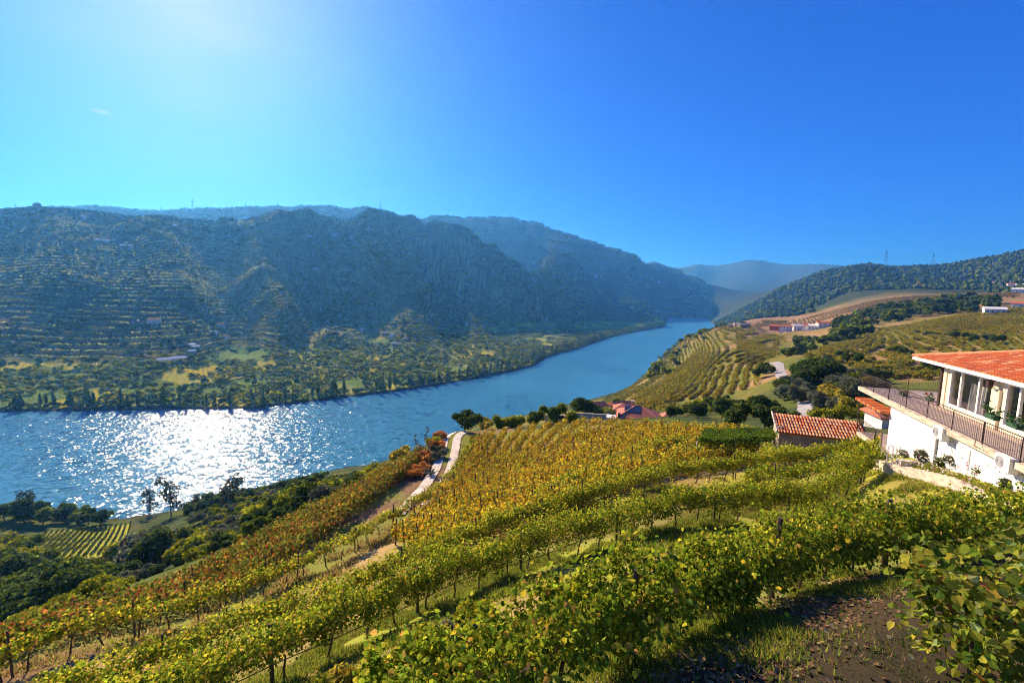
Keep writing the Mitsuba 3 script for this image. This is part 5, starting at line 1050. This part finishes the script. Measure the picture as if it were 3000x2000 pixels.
for i in range(4):
    n = f'model_farpine_{i}'; rr = np.random.default_rng(i); v, f = icos(1, .5, 260 + i, .45, (.55, .55, 1.0)); v[:, :2] *= np.clip(1.25 - (v[:, 2:] + .5), .25, 1.2)
    scene[n] = {'type': 'shapegroup', 'crown': mikit.ply((v + [0, 0, .45], f), 'blob', color=np.tile([(.03, .055, .022), (.045, .075, .03), (.025, .045, .02), (.055, .085, .035)][i], (len(v), 1)) * np.exp(rr.normal(0, .25, (len(v), 1))))}; PN.append(n)
def snap(xy, dz, off=0.0):
    """slide points along the fall line to the nearest contour, so that planting follows the terraces"""
    e = 4.0
    for _ in range(2):
        z0 = height(xy[:, 0], xy[:, 1]); gx_ = (height(xy[:, 0] + e, xy[:, 1]) - z0) / e; gy_ = (height(xy[:, 0], xy[:, 1] + e) - z0) / e; g2 = gx_ ** 2 + gy_ ** 2 + .01
        t = (np.round(z0 / dz) * dz + off - z0) / g2; xy = xy + np.clip(np.stack([gx_ * t, gy_ * t], 1), -12, 12)
    return xy
def blobs(key, xy, h, models, rng, label, cat):
    z0 = height(xy[:, 0], xy[:, 1])
    for n, (p, z_, hh) in enumerate(zip(xy, z0, h)):
        if z_ < .4: continue
        w = hh * rng.uniform(.8, 1.3) if hh > 2.3 else hh
        scene[f'{key}__{n:05d}'] = {'type': 'instance', 'to_world': T().translate([float(p[0]), float(p[1]), float(z_)]).rotate([0, 0, 1], float(rng.uniform(0, 360))).scale([float(w), float(w * rng.uniform(.8, 1.2)), float(hh)]), 'sg': {'type': 'ref', 'id': models[int(rng.integers(len(models)))]}}
    lab(key, label, cat, kind='stuff')
def wedge(n, a0, a1, r0, r1, rng):
    a, r_ = np.radians(rng.uniform(a0, a1, n)), np.sqrt(rng.uniform(r0 ** 2, r1 ** 2, n)); return np.stack([r_ * np.sin(a), r_ * np.cos(a)], 1)
rng = np.random.default_rng(41)
c = wedge(30000, -54, 26, 560, 2300, rng); zc = height(c[:, 0], c[:, 1]); m = (zc > 16) & ~inside(c[:, 0], c[:, 1], RIGHTSIDE); c = c[m]
wd = ss(.42, .58, fb(c[:, 0], c[:, 1], 210, 3, 71) + .5) * np.where((np.arctan2(c[:, 0], c[:, 1]) < -.42) & (np.hypot(*c.T) < 1600), .3, 1.0); wd = np.where(np.hypot(*c.T) > 1500, 1.0, wd)
keep = rng.random(len(c)) < (.14 + .86 * wd); extra = wedge(6500, -26, 12, 1200, 2150, rng); extra = extra[(height(extra[:, 0], extra[:, 1]) > 25) & ~inside(extra[:, 0], extra[:, 1], RIGHTSIDE)]; cw = np.vstack([c[keep][:5500], extra])
blobs('hillside_woodland', cw, rng.uniform(.75, 1.3, len(cw)), CL, rng, 'scrub and trees covering the gullies and slopes of the left hills', 'woodland')
ct = c[~keep][:3500]; blobs('terrace_scrub', ct, rng.uniform(2.0, 4.5, len(ct)), BL, rng, 'single bushes on the terraces of the left hills', 'scrub')
def terrace_snap(xy):
    lev = lambda a, b: (raw_height(a, b) + 7 * fb(a, b, 130, 2, 31)) / 6.5
    for _ in range(3):
        q0 = lev(xy[:, 0], xy[:, 1]); gx_, gy_ = (lev(xy[:, 0] + 4, xy[:, 1]) - q0) / 4, (lev(xy[:, 0], xy[:, 1] + 4) - q0) / 4; t = (np.floor(q0) + .52 - q0) / (gx_ ** 2 + gy_ ** 2 + 2e-4)
        xy = xy + np.clip(np.stack([gx_ * t, gy_ * t], 1), -10, 10)
    return xy
ct = wedge(120000, -55, 24, 600, 1750, rng); zc = raw_height(ct[:, 0], ct[:, 1]); ct = ct[(zc > 20) & ~inside(ct[:, 0], ct[:, 1], RIGHTSIDE)]
pm_ = meshkit.fbm(np.column_stack([ct / 75, ct[:, 0] * 0]), 3, 19); ct = terrace_snap(ct[pm_ > .35])[:64000]; ct = ct + rng.normal(0, .5, ct.shape)
tone_ = meshkit.fbm(np.column_stack([ct / 60, ct[:, 0] * 0]), 3, 23)
v, f, cc = leaves(np.column_stack([ct, height(ct[:, 0], ct[:, 1]) + rng.uniform(.4, 2.2, len(ct))]), rng.uniform(1.6, 3.4, len(ct)), rng, .5, None, False, palette([(.50, .48, .14), (.34, .38, .10), (.22, .28, .07), (.55, .44, .18)], (3, 3, 2, 1.5), len(ct), rng, .25) * (.1 + 1.9 * tone_)[:, None])
scene['terrace_vines'] = mikit.ply((v, f), 'leaf', color=cc); lab('terrace_vines', 'lines of old vines edging the terraces of the left hills', 'vineyard', kind='stuff')
c = wedge(9000, -50, 30, 2300, 4600, rng); zc = height(c[:, 0], c[:, 1]); c = c[(zc > 16) & ~inside(c[:, 0], c[:, 1], RIGHTSIDE)]
blobs('far_woodland', c[:5000], rng.uniform(1.1, 2.2, 5000), CL, rng, 'scrub on the far blue hills', 'woodland')
c = wedge(9000, 16, 52, 1150, 2400, rng); c = c[inside(c[:, 0], c[:, 1], RIGHTSIDE)]; zc = height(c[:, 0], c[:, 1]); c = c[zc > 2]
d = fb(c[:, 0], c[:, 1], 260, 2, 91); c = c[(d > -.13) | (np.hypot(*c.T) > 1500)]
blobs('pine_wood', c[:4500], rng.uniform(9, 15, 4500), PN + BL[:2], rng, 'dark pine wood covering the hill on the right', 'woodland')
# the clump of umbrella like trees on the left ridge
rid = [(446,642),(470,640),(495,642),(520,648),(545,650),(560,655),(580,660),(600,668),(115,608),(650,640),(680,636)]
for px, py in rid:
    for q_ in range(3 if px > 430 else 1): tree('ridge_tree', 'fardark', at_depth(px + rng.uniform(-12, 12), py, 1400 if px > 200 else 1490)[:2], rng.uniform(14, 22), 'dark tree standing on the left ridge', 'tree', 'dark trees on the left ridge', rng)
# vine rows on the right hand slopes: lines of low clumps following the contours
def hill_vines(key, polys, dz, n, size, cols, w, label, seed, step=0):
    rng = np.random.default_rng(seed); vs, fs, cs, m = [], [], [], 0
    for P in polys:
        a0, b0, a1, b1 = P.bounds; k = int(n * P.area / sum(q_.area for q_ in polys) * (a1 - a0) * (b1 - b0) / P.area)
        xy = np.column_stack([rng.uniform(a0, a1, k), rng.uniform(b0, b1, k)]); xy = xy[inside(xy[:, 0], xy[:, 1], P)]
        xy = snap(xy, dz); xy = xy[meshkit.fbm(np.column_stack([xy / 30, xy[:, 0] * 0]), 3, 5) > .24]
        z_ = height(xy[:, 0], xy[:, 1])
        for q_ in range(3):
            c3 = np.column_stack([xy + rng.normal(0, .35, xy.shape), z_ + rng.uniform(.25, 1.5, len(xy))]); pc_ = palette(cols, w, len(xy), rng, .22) * (.7 + .6 * meshkit.fbm(np.column_stack([xy / 18, xy[:, 0] * 0]), 2, 6))[:, None]
            v, f, cc = leaves(c3, size * np.exp(rng.normal(0, .2, len(xy))), rng, .3, None, False, pc_); vs.append(v); fs.append(f + m); cs.append(cc); m += len(v)
    scene[key] = mikit.ply((np.vstack(vs), np.vstack(fs)), 'leaf', color=np.vstack(cs)); lab(key, label, 'vineyard', kind='stuff')
NOSE = xy_poly([(1840,1190),(1855,1160),(1930,1122),(1985,1075),(2040,1020),(2080,1000),(2200,975),(2290,985),(2260,1040),(2220,1075),(2210,1130),(2130,1160),(2000,1190),(1900,1205)])
TERR = xy_poly([(2360,1050),(2400,1020),(2450,1005),(2560,968),(2720,940),(2998,898),(2998,1040),(2800,1060),(2780,1110),(2600,1120),(2470,1085),(2450,1060)])
FAR_ = xy_poly([(2130,965),(2230,940),(2420,915),(2700,868),(2980,855),(2980,872),(2750,880),(2500,915),(2400,945),(2250,955)])
YV = [(.34, .28, .035), (.24, .24, .035), (.15, .18, .03), (.42, .28, .04)]
hill_vines('yellow_terraces', [NOSE], 1.7, 40000, .68, YV, (3, 3, 2, 1.5), 'yellow vines on the rounded terraces between river and combe', 301)
hill_vines('upper_terraces', [TERR], .8, 52000, .75, YV, (2.5, 3, 2.4, 1.4), 'golden green vines on the wide terraces behind the white house', 302)
hill_vines('brown_terraces', [FAR_], 1.8, 20000, 1.1, [(.26, .2, .07), (.2, .18, .05), (.32, .2, .1)], (2, 2, 1), 'brownish vines on the far right slopes below the pine wood', 303)

wz = shapely.Polygon([(r_ * math.sin(a), r_ * math.cos(a)) for r_, a in [(240, t_) for t_ in np.linspace(.2, .5, 8)] + [(780, t_) for t_ in np.linspace(.5, .2, 8)]]).intersection(RIGHTSIDE).difference(NOSE.buffer(0)).buffer(-6)
wz = max(getattr(wz, 'geoms', [wz]), key=lambda g: g.area)
hill_vines('shore_terraces', [wz], 2.0, 22000, .85, YV + [(.08, .11, .03)], (1.5, 2.5, 3, 1, 2), 'green and gold vines and scrub on the slope down to the right shore', 304)
# vines and orchards in the plots of the plain
rng = np.random.default_rng(71); a0, b0, a1, b1 = PLAIN.bounds
c = np.column_stack([rng.uniform(a0, a1, 130000), rng.uniform(b0, b1, 130000)]); c = c[inside(c[:, 0], c[:, 1], PLAIN)]
c = c[np.argsort(np.hypot(*c.T) + rng.uniform(0, 500, len(c)))][:34000]
gx_, gy_ = c[:, 0] * .96 - c[:, 1] * .28, c[:, 0] * .28 + c[:, 1] * .96
cx_, cy_ = np.floor(gx_ / 62 + 0.5 * fb(c[:, 0], c[:, 1], 140, 2, 60)), np.floor(gy_ / 46 + 0.5 * fb(c[:, 0], c[:, 1], 140, 2, 61))
an = hsh(cx_, cy_, 2) * 3.1; pl = hsh(cx_, cy_, 5); nx_, ny_ = np.cos(an), np.sin(an); u_ = c[:, 0] * nx_ + c[:, 1] * ny_; mv = np.round(u_ / 3.2) * 3.2 - u_
c = c + np.stack([nx_, ny_], 1) * mv[:, None]; m = pl < .75; c, pl = c[m], pl[m]
PC = np.array([(.16, .22, .04), (.30, .32, .05), (.42, .36, .04), (.12, .17, .035), (.22, .27, .05), (.50, .38, .04)])[(pl / .75 * 5.999).astype(int)]
v, f, cc = leaves(np.column_stack([c, height(c[:, 0], c[:, 1]) + rng.uniform(.3, 1.6, len(c))]), rng.uniform(.9, 1.7, len(c)), rng, .4, None, False, PC * np.exp(rng.normal(0, .25, (len(c), 1))))
scene['plain_vines'] = mikit.ply((v, f), 'leaf', color=cc); lab('plain_vines', 'vines and fruit bushes in the small plots of the left bank plain', 'vineyard', kind='stuff')
